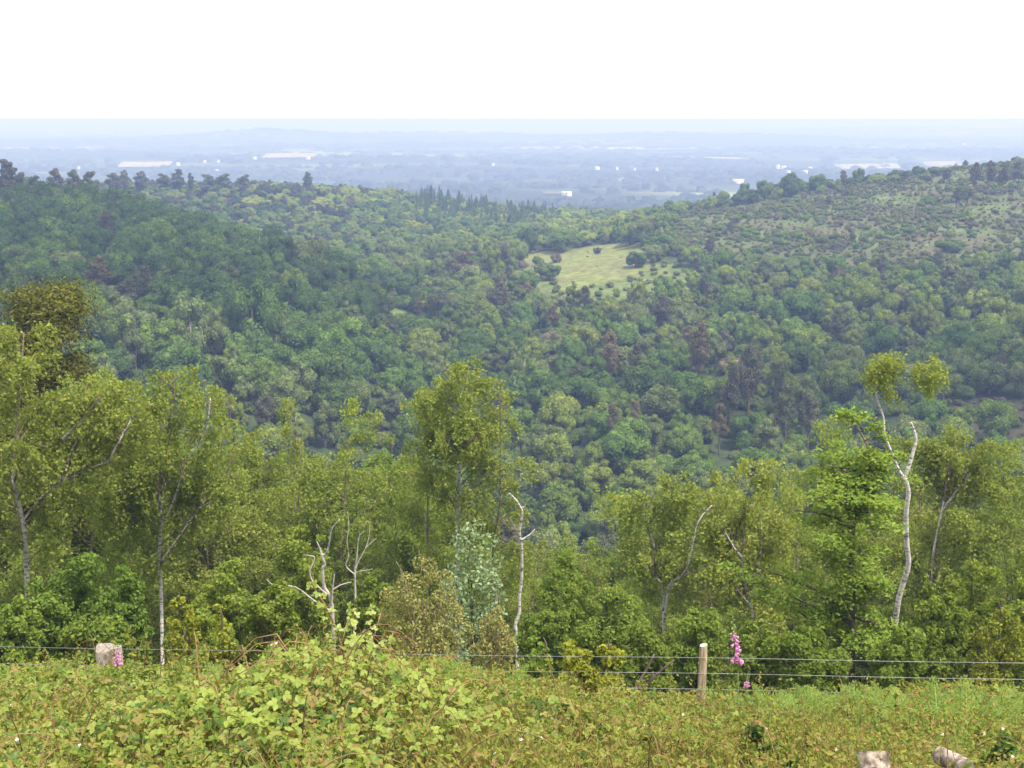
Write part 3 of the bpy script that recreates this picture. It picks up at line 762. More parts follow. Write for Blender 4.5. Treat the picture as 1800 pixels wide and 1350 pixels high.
for k, (X, Y) in enumerate(cand):
    x, y = cpx[k], cpy[k]
    if inC[k]: continue
    if 728 < x < 985 and Y > 610:
        r = rng.uniform(1.5, 2.3)
        if u < .3 and Y < 740 and free(X, Y, r, .5): tree('spruce', X, Y, r, 'spruce' if u < .2 else 'deep green', rng.uniform(.55, 1.15) * (9.0 + 1.5 * (x < 860)) / (r * 4.6)); occupy(X, Y, r)
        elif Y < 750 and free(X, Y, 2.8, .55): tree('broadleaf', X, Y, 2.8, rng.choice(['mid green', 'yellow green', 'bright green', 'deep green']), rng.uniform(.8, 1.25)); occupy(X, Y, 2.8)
        continue
    u = rng.random()
    if inR[k]:
        r = rng.uniform(.9, 1.9)
        if u < .8 and free(X, Y, r, .6): tree('bush', X, Y, r, rng.choice(['yellow green', 'heath olive', 'mid green']), rng.uniform(.7, 1.1)); occupy(X, Y, r)
        continue
    if inH2[k]:
        if u < .9:
            r = rng.uniform(.8, 1.8)
            if free(X, Y, r, .45): tree('bush', X, Y, r, rng.choice(['heath brown', 'heath olive', 'mid green', 'tan']), rng.uniform(.6, .9)); occupy(X, Y, r)
        continue
    if inH[k]:
        if u < .93:
            r = rng.uniform(.8, 2.5) * (1.1 if y > 400 else 1) * (.75 if rng.random() < .5 else 1)
            if wob(X, Y, 13.0, 8.0) + .7 * wob(X + .5 * Y, Y, 6.0, 2.0) < 0 and rng.random() < .8: continue
            if free(X, Y, r, .42):
                lk = rng.choice(['heath olive', 'mid green', 'yellow green', 'heath brown', 'deep green'], p=[.46, .20, .14, .14, .06])
                tree('bush', X, Y, r, lk, rng.uniform(.7, 1.25)); occupy(X, Y, r)
        elif u < .97:
            r = rng.uniform(1.4, 2.4)
            if free(X, Y, r, .7): tree('pine' if rng.random() < .45 else 'broadleaf', X, Y, r, None, rng.uniform(.6, .8)); occupy(X, Y, r)
        continue
    left = (x < 660 and Y > 215 and Y < 400 + (470 - x) * .25)
    far = Y > 470 and not left
    if left: r = rng.uniform(3.4, 6.8)
    elif far: r = rng.uniform(2.6, 4.8)
    elif Y < 215: r = rng.uniform(2.2, 4.8)
    else: r = rng.uniform(2.0, 5.4)
    if x > 1150 and 425 < y < 520: r *= .75
    if not free(X, Y, r): continue
    if left: kind = 'broadleaf' if u < .84 else ('pine' if pineN[k] > .1 and u < .92 else 'birch')
    elif far and x < 640: kind = 'pine' if u < (.5 if y < 385 else .25) else 'broadleaf'
    elif far: kind = 'broadleaf' if u < .8 else 'birch'
    else:
        pp = .26 if pineN[k] > .25 else .05
        kind = 'pine' if u < pp else ('birch' if u < pp + .30 else ('bush' if u < pp + .42 else 'broadleaf'))
    if kind == 'pine': r *= .72
    if kind == 'bush': r *= .8
    hs = rng.uniform(.85, 1.15) if kind != 'pine' else rng.uniform(.85, 1.1)
    if kind == 'birch': r *= .8
    if far or (left and y < 370): hs *= .8
    if x < 470 and y < 345 and Y < 560: hs *= .8; r *= .85
    tree(kind, X, Y, r, None, hs); occupy(X, Y, r)
    t = TREES[-1]
    v = rng.random()
    if kind == 'broadleaf':
        if left: t['look'] = 'deep green' if v < .58 else ('mid green' if v < .93 else 'grey green')
        elif far: t['look'] = 'bright green' if v < (.62 if (430 < x < 720 and y < 372) or (960 < x < 1110) else .05) else ('yellow green' if v < .55 else ('mid green' if v < .86 else 'deep green'))  # sunlit patches of the far slope painted by the brightest leaf colour
        else: t['look'] = 'grey green' if v < (.34 if paleN[k] > 0 else .14) else ('yellow green' if v < .50 else ('mid green' if v < .84 else 'deep green'))
    elif kind == 'birch': t['look'] = rng.choice(['yellow green', 'grey green', 'mid green'], p=[.3, .45, .25])
    elif kind == 'pine': t['look'] = rng.choice(['brown green', 'dark brown', 'tan'], p=[.45, .38, .17])
    else: t['look'] = rng.choice(['mid green', 'yellow green', 'heath olive', 'tan'], p=[.4, .25, .25, .1])
for k in rng.permutation(len(cand)):
    X, Y = cand[k]
    if inC[k] or inH[k] or inH2[k] or inR[k] or Y > 470: continue
    r = rng.uniform(1.2, 2.2)
    if free(X, Y, r, .44):
        tree('bush', X, Y, r, rng.choice(['mid green', 'yellow green', 'heath olive', 'deep green'], p=[.5, .15, .15, .2]), rng.uniform(.9, 1.3)); occupy(X, Y, r)
hx = []
for Y in np.arange(225, 560, 2.5):
    for X in np.arange(0, .47 * Y + 14, 2.5): hx.append((X + rng.uniform(-1.2, 1.2), Y + rng.uniform(-1.2, 1.2)))
hx = np.array(hx); hpx, hpy = ground_px(hx[:, 0], hx[:, 1]); hH = inpoly(hpx, hpy, HEATH); hH2 = inpoly(hpx, hpy, HEATH2)
hC = inpoly(hpx, hpy, CLEARING); drift = wob(hx[:, 0], hx[:, 1], 13.0, 8.0) + .7 * wob(hx[:, 0] + .5 * hx[:, 1], hx[:, 1], 6.0, 2.0)
hw = wob(hx[:, 0], hx[:, 1], 9.0, 3.1) + .6 * wob(hx[:, 0], hx[:, 1], 3.7, 1.0)
for k in rng.permutation(len(hx)):
    if not (hH[k] or hH2[k] or hC[k]): continue
    r = rng.uniform(.6, 1.7); dr = drift[k]
    if hC[k]:
        r = rng.uniform(.4, 1.0)
        if rng.random() > .04: continue
    elif dr < -.22:
        if rng.random() > .6: continue
        r = rng.uniform(.35, .8)
    if free(hx[k, 0], hx[k, 1], r, .5):
        pb = .45 if (hw[k] > .12 or hH2[k]) else .12
        lk = 'heath brown' if rng.random() < pb else rng.choice(['heath olive', 'mid green', 'yellow green'], p=[.62, .2, .18])
        if hC[k]: lk = rng.choice(['yellow green', 'heath olive'])
        tree('bush', hx[k, 0], hx[k, 1], r, lk, rng.uniform(.7, 1.35) * (.6 if hC[k] else 1)); occupy(hx[k, 0], hx[k, 1], r)
for k in rng.permutation(len(cand)):
    X, Y = cand[k]
    if inC[k] or inH[k] or inH2[k] or inR[k] or Y > 470: continue
    r = rng.uniform(1.5, 2.8)
    if free(X + 1.5, Y + 1.5, r, .33):
        tree('bush', X + 1.5, Y + 1.5, r, rng.choice(['mid green', 'yellow green', 'heath olive', 'grey green'][:3], p=[.6, .2, .2]), rng.uniform(1.0, 1.5)); occupy(X + 1.5, Y + 1.5, r)
for t in TREES:
    if t['look'] is None: t['look'] = 'brown green' if t['kind'] == 'pine' else 'mid green'
print('trees', len(TREES), round(time.time() - T0, 1))

# near band of birches hides what lies below this line
ENVX = [0, 190, 200, 300, 430, 460, 520, 620, 680, 740, 830, 900, 930, 1000, 1100, 1150, 1250, 1330, 1380, 1420, 1510, 1580, 1640, 1700, 1770, 1800]
ENVY = [500, 520, 660, 675, 690, 760, 720, 710, 760, 670, 630, 690, 840, 900, 900, 850, 830, 810, 830, 735, 745, 800, 790, 775, 790, 850]
TR = TREES
tX, tY, tZ, tr_, th = (np.array([t[k] for t in TR]) for k in ('X', 'Y', 'Z', 'r', 'hs'))
tH = np.array([HGT[t['kind']] for t in TR]) * tr_ * th
px_, py0_, fw_ = pix(tX, tY, tZ); _, py1_, _ = pix(tX, tY, tZ + tH)
pw_ = tr_ * F / fw_
buf = np.full((675, 900), -1, np.int32)
for k in np.argsort(-fw_):
    x0, x1 = (px_[k] - pw_[k]) / 2, (px_[k] + pw_[k]) / 2
    y0, y1 = py1_[k] / 2, py0_[k] / 2
    if TR[k]['kind'] == 'pine': y1 = y0 + (y1 - y0) * .6
    ia, ib, ja, jb = int(max(x0, 0)), int(min(x1 + 1, 900)), int(max(y0, 0)), int(min(y1 + 1, 675))
    if ib <= ia or jb <= ja: continue
    gx, gy = np.meshgrid((np.arange(ia, ib) + .5 - (x0 + x1) / 2) / max(.5, (x1 - x0) / 2), (np.arange(ja, jb) + .5 - (y0 + y1) / 2) / max(.5, (y1 - y0) / 2))
    buf[ja:jb, ia:ib][gx ** 2 + gy ** 2 < 1] = k
env = np.interp(np.arange(900) * 2, ENVX, ENVY) / 2 + 8
buf[np.arange(675)[:, None] > env[None]] = -1
vis = np.bincount(buf[buf >= 0], minlength=len(TR)) * 4.0        # photo pixels
for k, t in enumerate(TR): t['vis'] = vis[k] + (1e6 if t['label'] else 0); t['px'] = px_[k]; t['py'] = (py1_[k] * .65 + py0_[k] * .35); t['pw'] = 2 * pw_[k]

# ------------------------------------------------------------------ labels that single out each tree
SIDE = {(1, 0): 'right of', (-1, 0): 'left of', (0, -1): 'above', (0, 1): 'below', (1, -1): 'up right of', (-1, -1): 'up left of', (1, 1): 'down right of', (-1, 1): 'down left of'}
def side(dx, dy):
    a = math.atan2(dy, dx); k = int(round(a / (math.pi / 4))) % 8
    return SIDE[[(1, 0), (1, 1), (0, 1), (-1, 1), (-1, 0), (-1, -1), (0, -1), (1, -1)][k]]
NTH = ['nearest', 'second nearest', 'third nearest', 'fourth nearest', 'fifth nearest', 'sixth nearest', 'seventh nearest', 'eighth nearest', 'ninth nearest', 'tenth nearest', 'eleventh nearest', 'twelfth nearest', 'thirteenth nearest', 'fourteenth nearest', 'fifteenth nearest', 'sixteenth nearest', 'seventeenth nearest', 'eighteenth nearest', 'nineteenth nearest', 'twentieth nearest', 'twenty-first nearest', 'twenty-second nearest', 'twenty-third nearest', 'twenty-fourth nearest', 'twenty-fifth nearest', 'twenty-sixth nearest', 'twenty-seventh nearest', 'twenty-eighth nearest']
def relate(items, land):
    "items: (px, py, look words) -> one label each, by look, side and rank from the nearest landmark"
    grp = {}
    for k, (x, y, lk) in enumerate(items):
        d = [math.hypot(x - a, y - b) for _, a, b in land]
        j = int(np.argmin(d))
        grp.setdefault((lk, side(x - land[j][1], y - land[j][2]), land[j][0]), []).append((d[j], k))
    out = [None] * len(items)
    for (lk, sd, ph), v in grp.items():
        v.sort()
        for n_, (dd, k) in enumerate(v):
            out[k] = f'{lk}, {sd} {ph}' if len(v) == 1 else f'{lk}, {NTH[min(n_, 27)]} {sd} {ph}'
    return out

LOOKW = {'spruce': 'dark green', 'heath olive': 'olive', 'heath brown': 'brown', 'brown green': 'brownish green', 'dark brown': 'dark brown'}
stuff = []
pick = []
for kind in SPEC:
    ks = [k for k, t in enumerate(TR) if t['kind'] == kind and t['vis'] >= 45]
    ks.sort(key=lambda k: -TR[k]['vis'])
    ks = ks[:{'birch': 200, 'bush': 260, 'pine': 290}.get(kind, 300)]
    pick += ks
    sel = set(ks)
    stuff += [k for k, t in enumerate(TR) if t['kind'] == kind and k not in sel]
auto = [k for k in pick if not TR[k]['label']]
med = {kd: np.median([TR[k]['pw'] for k in auto if TR[k]['kind'] == kd] or [1]) for kd in SPEC}
def lookwords(t):
    size = 'large' if t['pw'] > 1.3 * med[t['kind']] else ('small' if t['pw'] < .75 * med[t['kind']] else 'medium')
    return f"{size} {LOOKW.get(t['look'], t['look'])} {NOUN[t['kind']]}"
for k, lb in zip(auto, relate([(TR[k]['px'], TR[k]['py'], lookwords(TR[k])) for k in auto], LAND)): TR[k]['label'] = lb
CATW = {'broadleaf': 'tree', 'birch': 'tree', 'pine': 'pine tree', 'bush': 'bush', 'spruce': 'conifer'}
GRPW = {'broadleaf': 'broadleaf trees of the valley woods', 'birch': 'loose-crowned trees of the valley woods', 'pine': 'pines of the valley and ridges', 'bush': 'bushes of the heath and valley', 'spruce': 'conifers on the far slope'}
for k in pick:
    t = TR[k]
    cme, tme = SHAPE[t['kind'], t['s'], t['look']]
    root = empty(NAME[t['kind']], (t['X'], t['Y'], t['Z']), t['rz'])
    root.scale = (t['r'], t['r'], t['r'] * t['hs'])
    tag(root, t['label'], CATW[t['kind']], GRPW[t['kind']])
    link('crown', cme, root); link('trunk', tme, root)
print('individual trees', len(pick), 'rest', len(stuff), round(time.time() - T0, 1))

def gn_scatter(name, ks, kind):
    "the trees past the nearest 300 of a kind, and those hidden behind others, as one object"
    sub = [k for k in ks if TR[k]['kind'] == kind]
    if not sub: return
    protos = []
    for s in range(SPEC[kind][0]):
        for lk in SPEC[kind][2]:
            cme, tme = SHAPE[kind, s, lk]
            po = bpy.data.objects.new(NAME[kind] + '_shape', cme); protos.append(((s, lk), po))
    order = {key: i for i, (key, _) in enumerate(protos)}
    me = bpy.data.meshes.new(name)
    me.vertices.add(len(sub))
    me.vertices.foreach_set('co', np.array([(TR[k]['X'], TR[k]['Y'], TR[k]['Z']) for k in sub], np.float32).ravel())
    a = me.attributes.new('spin', 'FLOAT_VECTOR', 'POINT'); a.data.foreach_set('vector', np.array([(0, 0, TR[k]['rz']) for k in sub], np.float32).ravel())
    a = me.attributes.new('size', 'FLOAT_VECTOR', 'POINT'); a.data.foreach_set('vector', np.array([(TR[k]['r'], TR[k]['r'], TR[k]['r'] * TR[k]['hs']) for k in sub], np.float32).ravel())
    a = me.attributes.new('which', 'INT', 'POINT'); a.data.foreach_set('value', np.array([order[TR[k]['s'], TR[k]['look']] for k in sub], np.int32))
    o = link(name, me)
    ng = bpy.data.node_groups.new(name, 'GeometryNodeTree')
    ng.interface.new_socket('Geometry', in_out='INPUT', socket_type='NodeSocketGeometry')
    ng.interface.new_socket('Geometry', in_out='OUTPUT', socket_type='NodeSocketGeometry')
    gi, go = ng.nodes.new('NodeGroupInput'), ng.nodes.new('NodeGroupOutput')
    jn = ng.nodes.new('GeometryNodeJoinGeometry')
    for key, po in reversed(protos):
        ob = ng.nodes.new('GeometryNodeObjectInfo'); ob.inputs['Object'].default_value = po; ob.inputs['As Instance'].default_value = True
        ng.links.new(ob.outputs['Geometry'], jn.inputs[0])
    ip = ng.nodes.new('GeometryNodeInstanceOnPoints')
    def attr(nm, ty):
        nd = ng.nodes.new('GeometryNodeInputNamedAttribute'); nd.data_type = ty; nd.inputs['Name'].default_value = nm
        return [s for s in nd.outputs if s.enabled and s.name == 'Attribute'][0]
    ng.links.new(gi.outputs[0], ip.inputs['Points']); ng.links.new(jn.outputs[0], ip.inputs['Instance'])
    ip.inputs['Pick Instance'].default_value = True
    ng.links.new(attr('which', 'INT'), ip.inputs['Instance Index'])
    ng.links.new(attr('spin', 'FLOAT_VECTOR'), ip.inputs['Rotation']); ng.links.new(attr('size', 'FLOAT_VECTOR'), ip.inputs['Scale'])
    ng.links.new(ip.outputs[0], go.inputs[0])
    md = o.modifiers.new('scatter', 'NODES'); md.node_group = ng
    return o
WOODN = {'broadleaf': ('broadleaf_wood', 'dense green broadleaf woodland filling the valley between the larger trees'), 'birch': ('birch_wood', 'pale loose-crowned woodland mixed through the valley trees'),
         'pine': ('pine_wood', 'smaller brownish pines scattered through the valley woodland'), 'bush': ('heath_scrub', 'low scrub and heather bushes covering the open right-hand slope'), 'spruce': ('conifer_wood', 'dark conifers standing behind the conifer rows on the far slope')}
for kind, (nm, lb) in WOODN.items():
    o = gn_scatter(nm, stuff, kind)
    if o: tag(o, lb, 'scrub' if kind == 'bush' else 'wood', kind='stuff')

# ------------------------------------------------------------------ far plain: woods, sandy fields, buildings
rng = np.random.default_rng(8)
acc = Acc()
N = 10000
Yf = np.exp(rng.uniform(math.log(900), math.log(9800), N)); Xf = rng.uniform(-.5, .5, N) * Yf
dens = wob(Xf / 160, Yf / 90, 1.7, 2.0) + .7 * wob(Xf / 60, Yf / 40, 1.3, 6.0)
kp = (dens > -.15)
fpx, fpy = ground_px(Xf, Yf)
for x0, x1, y0, y1 in [(205, 305, 278, 296), (460, 560, 272, 290), (1465, 1585, 280, 296), (1620, 1695, 276, 294), (645, 705, 306, 320), (885, 1015, 332, 352), (1365, 1440, 276, 296)]:
    kp &= ~((fpx > x0) & (fpx < x1) & (fpy > y0) & (fpy < y1 + 1))
Xf, Yf = Xf[kp], Yf[kp]
Zf = ground(Xf, Yf)
kw = len(Xf); sz = rng.uniform(7, 14, kw) * np.clip(Yf / 2500, .8, 3.0); ht = rng.uniform(4, 9, kw)
b8 = np.array([[1, 0], [.7, .7], [0, 1], [-.7, .7], [-1, 0], [-.7, -.7], [0, -1], [.7, -.7]])
ring0 = np.concatenate([b8 * 1.0, np.zeros((8, 1))], 1); ring1 = np.concatenate([b8 * .8, np.full((8, 1), .75)], 1); ring2 = np.concatenate([b8 * .25, np.full((8, 1), 1.0)], 1)
T = np.vstack([ring0, ring1, ring2]); TQ = np.array([[r * 8 + k, r * 8 + (k + 1) % 8, (r + 1) * 8 + (k + 1) % 8, (r + 1) * 8 + k] for r in (0, 1) for k in range(8)] + [[16, 17, 18, 19], [16, 19, 20, 23], [20, 21, 22, 23]])
V = T[None] * (1 + .18 * rng.normal(size=(kw, 24, 1))) * np.stack([sz, sz, ht], 1)[:, None] + np.stack([Xf, Yf, Zf], 1)[:, None]
Qf = (np.arange(kw)[:, None, None] * 24 + TQ[None]).reshape(-1, 4)
fw_me = mesh_np('far_woods', V.reshape(-1, 3), Qf, lm('leaf_far_wood', (0.034, 0.048, 0.028), objvar=0.0, trans=.1))
tag(link('far_woods', fw_me), 'bluish belts of distant woodland across the hazy plain', 'wood', kind='stuff')

def far_patch(name, x0, x1, y0, y1, Y, col, label):
    "a pale open field on the plain"
    acc = Acc(); nx = 26
    s0, s1 = [], []
    for k in range(nx + 1):
        x = x0 + (x1 - x0) * k / nx; yb = y0 + (y1 - y0) * k / nx
        p = P(x, yb, Y); e = (.75 + .5 * math.sin(k * 1.9 + x0) + .45 * math.sin(k * 4.1 + x1)) * Y / 16000
        s0.append((p.x, Y - 190 * e)); s1.append((p.x, Y + 170 * e))
    V = [(x, y, gz(x, y) + 3) for x, y in s0] + [(x, y, gz(x, y) + (12 if Y > 2500 else 4)) for x, y in s1]
    Q = [(k, k + 1, nx + 2 + k, nx + 1 + k) for k in range(nx)]
    o = link(name, mesh_np(name, V, Q, noise_mat(name + '_' + str(int(x0)), tuple(np.array(col) * .85), col, scale=(.01, .01, .01))))
    tag(o, label, kind='structure')
for x0, x1, y0, y1, Y, c, lb in [(210, 300, 290, 283, 2950, (.24, .22, .18), 'pale'), (465, 555, 277, 281, 3250, (.25, .225, .18), 'pale'), (1470, 1580, 286, 286, 2850, (.23, .23, .21), 'pale'),
                                 (1625, 1690, 285, 281, 2900, (.25, .23, .20), 'pale'), (655, 700, 312, 309, 2150, (.14, .115, .08), 'b'), (955, 1006, 341, 345, 1750, (.12, .105, .07), 'b'), (1660, 1800, 223, 224, 9200, (.42, .38, .33), 'c')]:
    far_patch('field', x0, x1, y0, y1, Y, c, None)

def house(px, py, Y, w, d, h, rz, label, roof=True):
    p = P(px, py, Y); z = gz(p.x, Y)
    root = empty('farm_building' if w > 19 else 'house', (p.x, Y, z + 2), rz)
    tag(root, label, 'building', 'distant buildings on the plain')
    W, D, H, R = w / 2, d / 2, h + 1.5, h + 1.5 + d * .32
    V = [(-W, -D, -8), (W, -D, -8), (W, D, -8), (-W, D, -8), (-W, -D, H), (W, -D, H), (W, D, H), (-W, D, H), (-W, 0, R - .3), (W, 0, R - .3)]
    link('wall', mesh_np('wall', V, [(0, 1, 5, 4), (2, 3, 7, 6), (3, 0, 4, 7), (1, 2, 6, 5), (4, 8, 7, 7), (5, 6, 9, 9)][:4], M['house wall']), root)
    e = 1.06
    Vr = [(-W * e, -D * e, H - .2), (W * e, -D * e, H - .2), (W * e, 0, R), (-W * e, 0, R), (W * e, D * e, H - .2), (-W * e, D * e, H - .2), (-W * .99, -D, H), (-W * .99, D, H), (-W * .99, 0, R - .2), (W * .99, -D, H), (W * .99, D, H), (W * .99, 0, R - .2)]
    link('roof', mesh_np('roof', Vr, [(0, 1, 2, 3), (3, 2, 4, 5), (6, 8, 8, 7), (9, 10, 11, 11)][:2], M['house roof'] if roof else M['house wall']), root)
    g = bpy.data.meshes.new('gable'); g.from_pydata([Vr[6], Vr[7], Vr[8], Vr[9], Vr[10], Vr[11]], [], [(0, 2, 1), (3, 4, 5)]); g.materials.append(M['house wall']); link('gable', g, root)
HS = [(1368, 281, 2950, 26, 16, 14, 'tall white house left of the white row on the right plain'), (1378, 285, 2900, 40, 18, 9, 'long white house just right of the tall white house on the plain'), (1388, 289, 2850, 22, 12, 7, 'small white house at the right foot of the tall white house'),
      (1425, 287, 2850, 30, 14, 7, 'white house left of the long pale strip on the right plain'), (1436, 290, 2800, 20, 12, 6, 'second small white house left of the long pale strip'),
      (1386, 300, 2450, 20, 12, 6, 'lone white cottage low on the right plain'), (1416, 299, 2450, 34, 13, 6, 'low white shed beside the lone cottage on the right plain'),
      (1298, 312, 2150, 62, 18, 7, 'long pinkish-roofed barn just above the right hill line'), (1506, 286, 2900, 52, 16, 7, 'left white barn in the long pale strip'), (1545, 287, 2880, 60, 18, 7, 'right white barn in the long pale strip'),
      (1672, 281, 2950, 48, 18, 8, 'white barn at the right end of the plain'), (1050, 290, 2750, 34, 14, 8, 'white house in the centre right of the plain'), (1085, 291, 2750, 18, 12, 6, 'small house right of the white centre house'),
      (1116, 293, 2700, 16, 11, 6, 'second small house right of the white centre house'), (1155, 293, 2700, 18, 12, 7, 'farthest right small house in the centre line'), (1000, 344, 1720, 22, 12, 6, 'pinkish house in the gap between the two hills'),
      (992, 342, 1740, 26, 9, 4, 'low white shed left of the pinkish house in the gap'), (867, 285, 2900, 20, 12, 6, 'tiny pale house on the plain above the conifers'), (700, 311, 2170, 12, 9, 6, 'white cottage on the tan field above the bright ridge'),
      (313, 283, 3000, 30, 16, 9, 'white house at the right end of the left pale field'), (360, 280, 3100, 22, 13, 7, 'first small house between the two left pale fields'), (384, 279, 3100, 22, 13, 7, 'second small house between the two left pale fields'),
      (415, 278, 3150, 26, 13, 7, 'third small house between the two left pale fields'), (448, 276, 3200, 34, 14, 8, 'white barn at the left end of the second pale field'), (542, 283, 3150, 36, 15, 9, 'cream barn at the right end of the second pale field'),
      (381, 291, 2750, 22, 12, 7, 'white cottage below the gap between the left pale fields'), (138, 287, 2850, 18, 12, 7, 'tiny white house far left above the skyline pines'), (48, 261, 4200, 34, 18, 9, 'pale house at the far left of the plain'),
      (180, 233, 9000, 150, 60, 26, 'widest pale block of the far town on the left horizon'), (196, 229, 9200, 60, 40, 50, 'tower-like pale block of the far town on the left horizon'), (108, 237, 8600, 90, 50, 24, 'leftmost pale block of the far town on the horizon'),
      (275, 234, 9000, 80, 40, 24, 'pale block right of the far town tower'), (305, 237, 8600, 70, 40, 22, 'rightmost pale block of the far town on the left horizon'),
      (1520, 230, 8800, 90, 40, 24, 'pale building on the far right ridge'), (1488, 231, 8700, 60, 40, 22, 'smaller pale building on the far right ridge'), (1550, 236, 8200, 90, 40, 22, 'low pale building below the far right ridge'), (1695, 250, 5600, 60, 24, 12, 'pale barn far right on the plain')]
random.seed(2)
for px, py, Y, w, d, h, lb in HS: house(px, py, Y, w * .30, d * .36, h * .30, random.uniform(-.4, .4), lb)
print('far', round(time.time() - T0, 1))
# ------------------------------------------------------------------ near trees
NEARLAND = []
def root_at(name, px, Y, label, cat, group, py=1150):
    p = P(px, py, Y); z = gz(p.x, Y)
    o = empty(name, (p.x, Y, z)); tag(o, label, cat, group)
    return o, Vector((p.x, Y, z))

def traced(px_pts, Y, base, seed, amp=.35):
    "photo polyline -> points about the root, swaying in depth as a real stem does"
    r = np.random.default_rng(seed); ph, sl = r.uniform(0, 6.28), r.uniform(-.5, .5)
    out = []
    y0 = px_pts[0][1]
    for x, y in px_pts:
        u = abs(y - y0) / 200
        out.append(P(x, y, Y + amp * math.sin(u * 2.2 + ph) - amp * math.sin(ph) + sl * u) - base)
    return out

def birch_parts(seed, H, W, base_t=.22, nb=26, dens=1.0, leaf=.09, trunk=None, lean=(0, 0), r0=.11, extra=(), mats=('birch', 'bark birch'), shape=.62):
    "trunk mesh and drooping leaf mesh of a silver birch, root at the origin"
    rng = np.random.default_rng(seed); rnd = random.Random(seed)
    wood, fol = Acc(), Acc()
    if trunk is None:
        k = 7
        trunk = [Vector((lean[0] * t ** 1.5 + (rnd.gauss(0, .10) if 0 < t < 1 else 0), lean[1] * t ** 1.5 + (rnd.gauss(0, .10) if 0 < t < 1 else 0), -.3 + (H + .3) * t)) for t in np.linspace(0, 1, k)]
    tp = smooth_path(trunk, 4)
    rr = np.linspace(r0, r0 * .16, len(tp)); sp_ = int(len(tp) * .62)
    tube(wood, tp[:sp_ + 1], rr[:sp_ + 1], 8, 0, cap=False); tube(wood, tp[sp_:], rr[sp_:], 6, 1)
    L_ = len(tp) - 1
    C, N, S = [], [], []
    stems = [(tp, base_t)] + [(e, .25) for e in extra]
    for st, b0 in stems:
        nbk = nb if st is tp else max(6, nb // 3)
        hh = (st[-1] - st[0]).length
        for i in range(nbk):
            t = b0 + (1 - b0) * ((i + rnd.random()) / nbk)
            f = t * (len(st) - 1); a = int(min(f, len(st) - 2)); p0 = st[a].lerp(st[a + 1], f - a)
            tt_ = (t - b0) / (1 - b0)
            Rr = 1.22 * W * (max(0.16, math.sin(math.pi * min(1, .12 + .88 * tt_) ** .85)) ** shape) * rnd.uniform(.6, 1.12) * (1 if st is tp else .6)
            az = rnd.random() * 6.283 if st is tp else rnd.random() * 6.283
            rise = rnd.uniform(.45, 1.0) * (1.15 - .3 * tt_)
            d = Vector((math.cos(az), math.sin(az), 0))
            br = [p0, p0 + d * Rr * .35 + Vector((0, 0, rise * Rr * .45)), p0 + d * Rr * .72 + Vector((0, 0, rise * Rr * .72)), p0 + d * Rr + Vector((rnd.gauss(0, .1), rnd.gauss(0, .1), rise * Rr * .62))]
            bp = smooth_path(br, 3)
            tube(wood, bp, np.linspace(r0 * .28 * (1.1 - .6 * tt_), .006, len(bp)), 4, 1, cap=False)
            nt = max(3, int(Rr * 9 * dens))
            for q in range(nt):
                g = .22 + .78 * (q + rnd.random()) / nt
                fi = g * (len(bp) - 1); a2 = int(min(fi, len(bp) - 2)); s0 = bp[a2].lerp(bp[a2 + 1], fi - a2)
                az2 = az + rnd.gauss(0, 1.1); l2 = rnd.uniform(.25, .7) * (.4 + .6 * Rr / max(W, .1))
                e = s0 + Vector((math.cos(az2) * l2 * .7, math.sin(az2) * l2 * .7, rnd.uniform(-.05, .45) * l2))
                drop = rnd.uniform(.25, .95) * min(1, H / 7)
                e2 = e + Vector((rnd.gauss(0, .08), rnd.gauss(0, .08), -drop))
                nl = int(rnd.uniform(23, 36) * dens)
                u = rng.random(nl)
                mid_ = .35
                A, B, D = np.array(s0), np.array(e), np.array(e2)
                pos = np.where(u[:, None] < mid_, A + (B - A) * (u[:, None] / mid_), B + (D - B) * ((u[:, None] - mid_) / (1 - mid_)))
                C.append(pos + rng.normal(0, .075, (nl, 3)))
                if q % 3 == 0: tube(wood, [s0, e, e2], [.007, .005, .002], 3, 1, cap=False)
    C = np.concatenate(C)
    N = rng.normal(size=C.shape) + np.array([0, -.25, .25])
    leaves(fol, C, N, leaf * rng.uniform(.7, 1.35, len(C)), rng, 0)
    return wood, fol

def limb_tubes(wood, paths, r0, m=0):
    for p in paths:
        sp = smooth_path(p, 3)
        tube(wood, sp, np.linspace(r0, r0 * .3, len(sp)), 6, m)

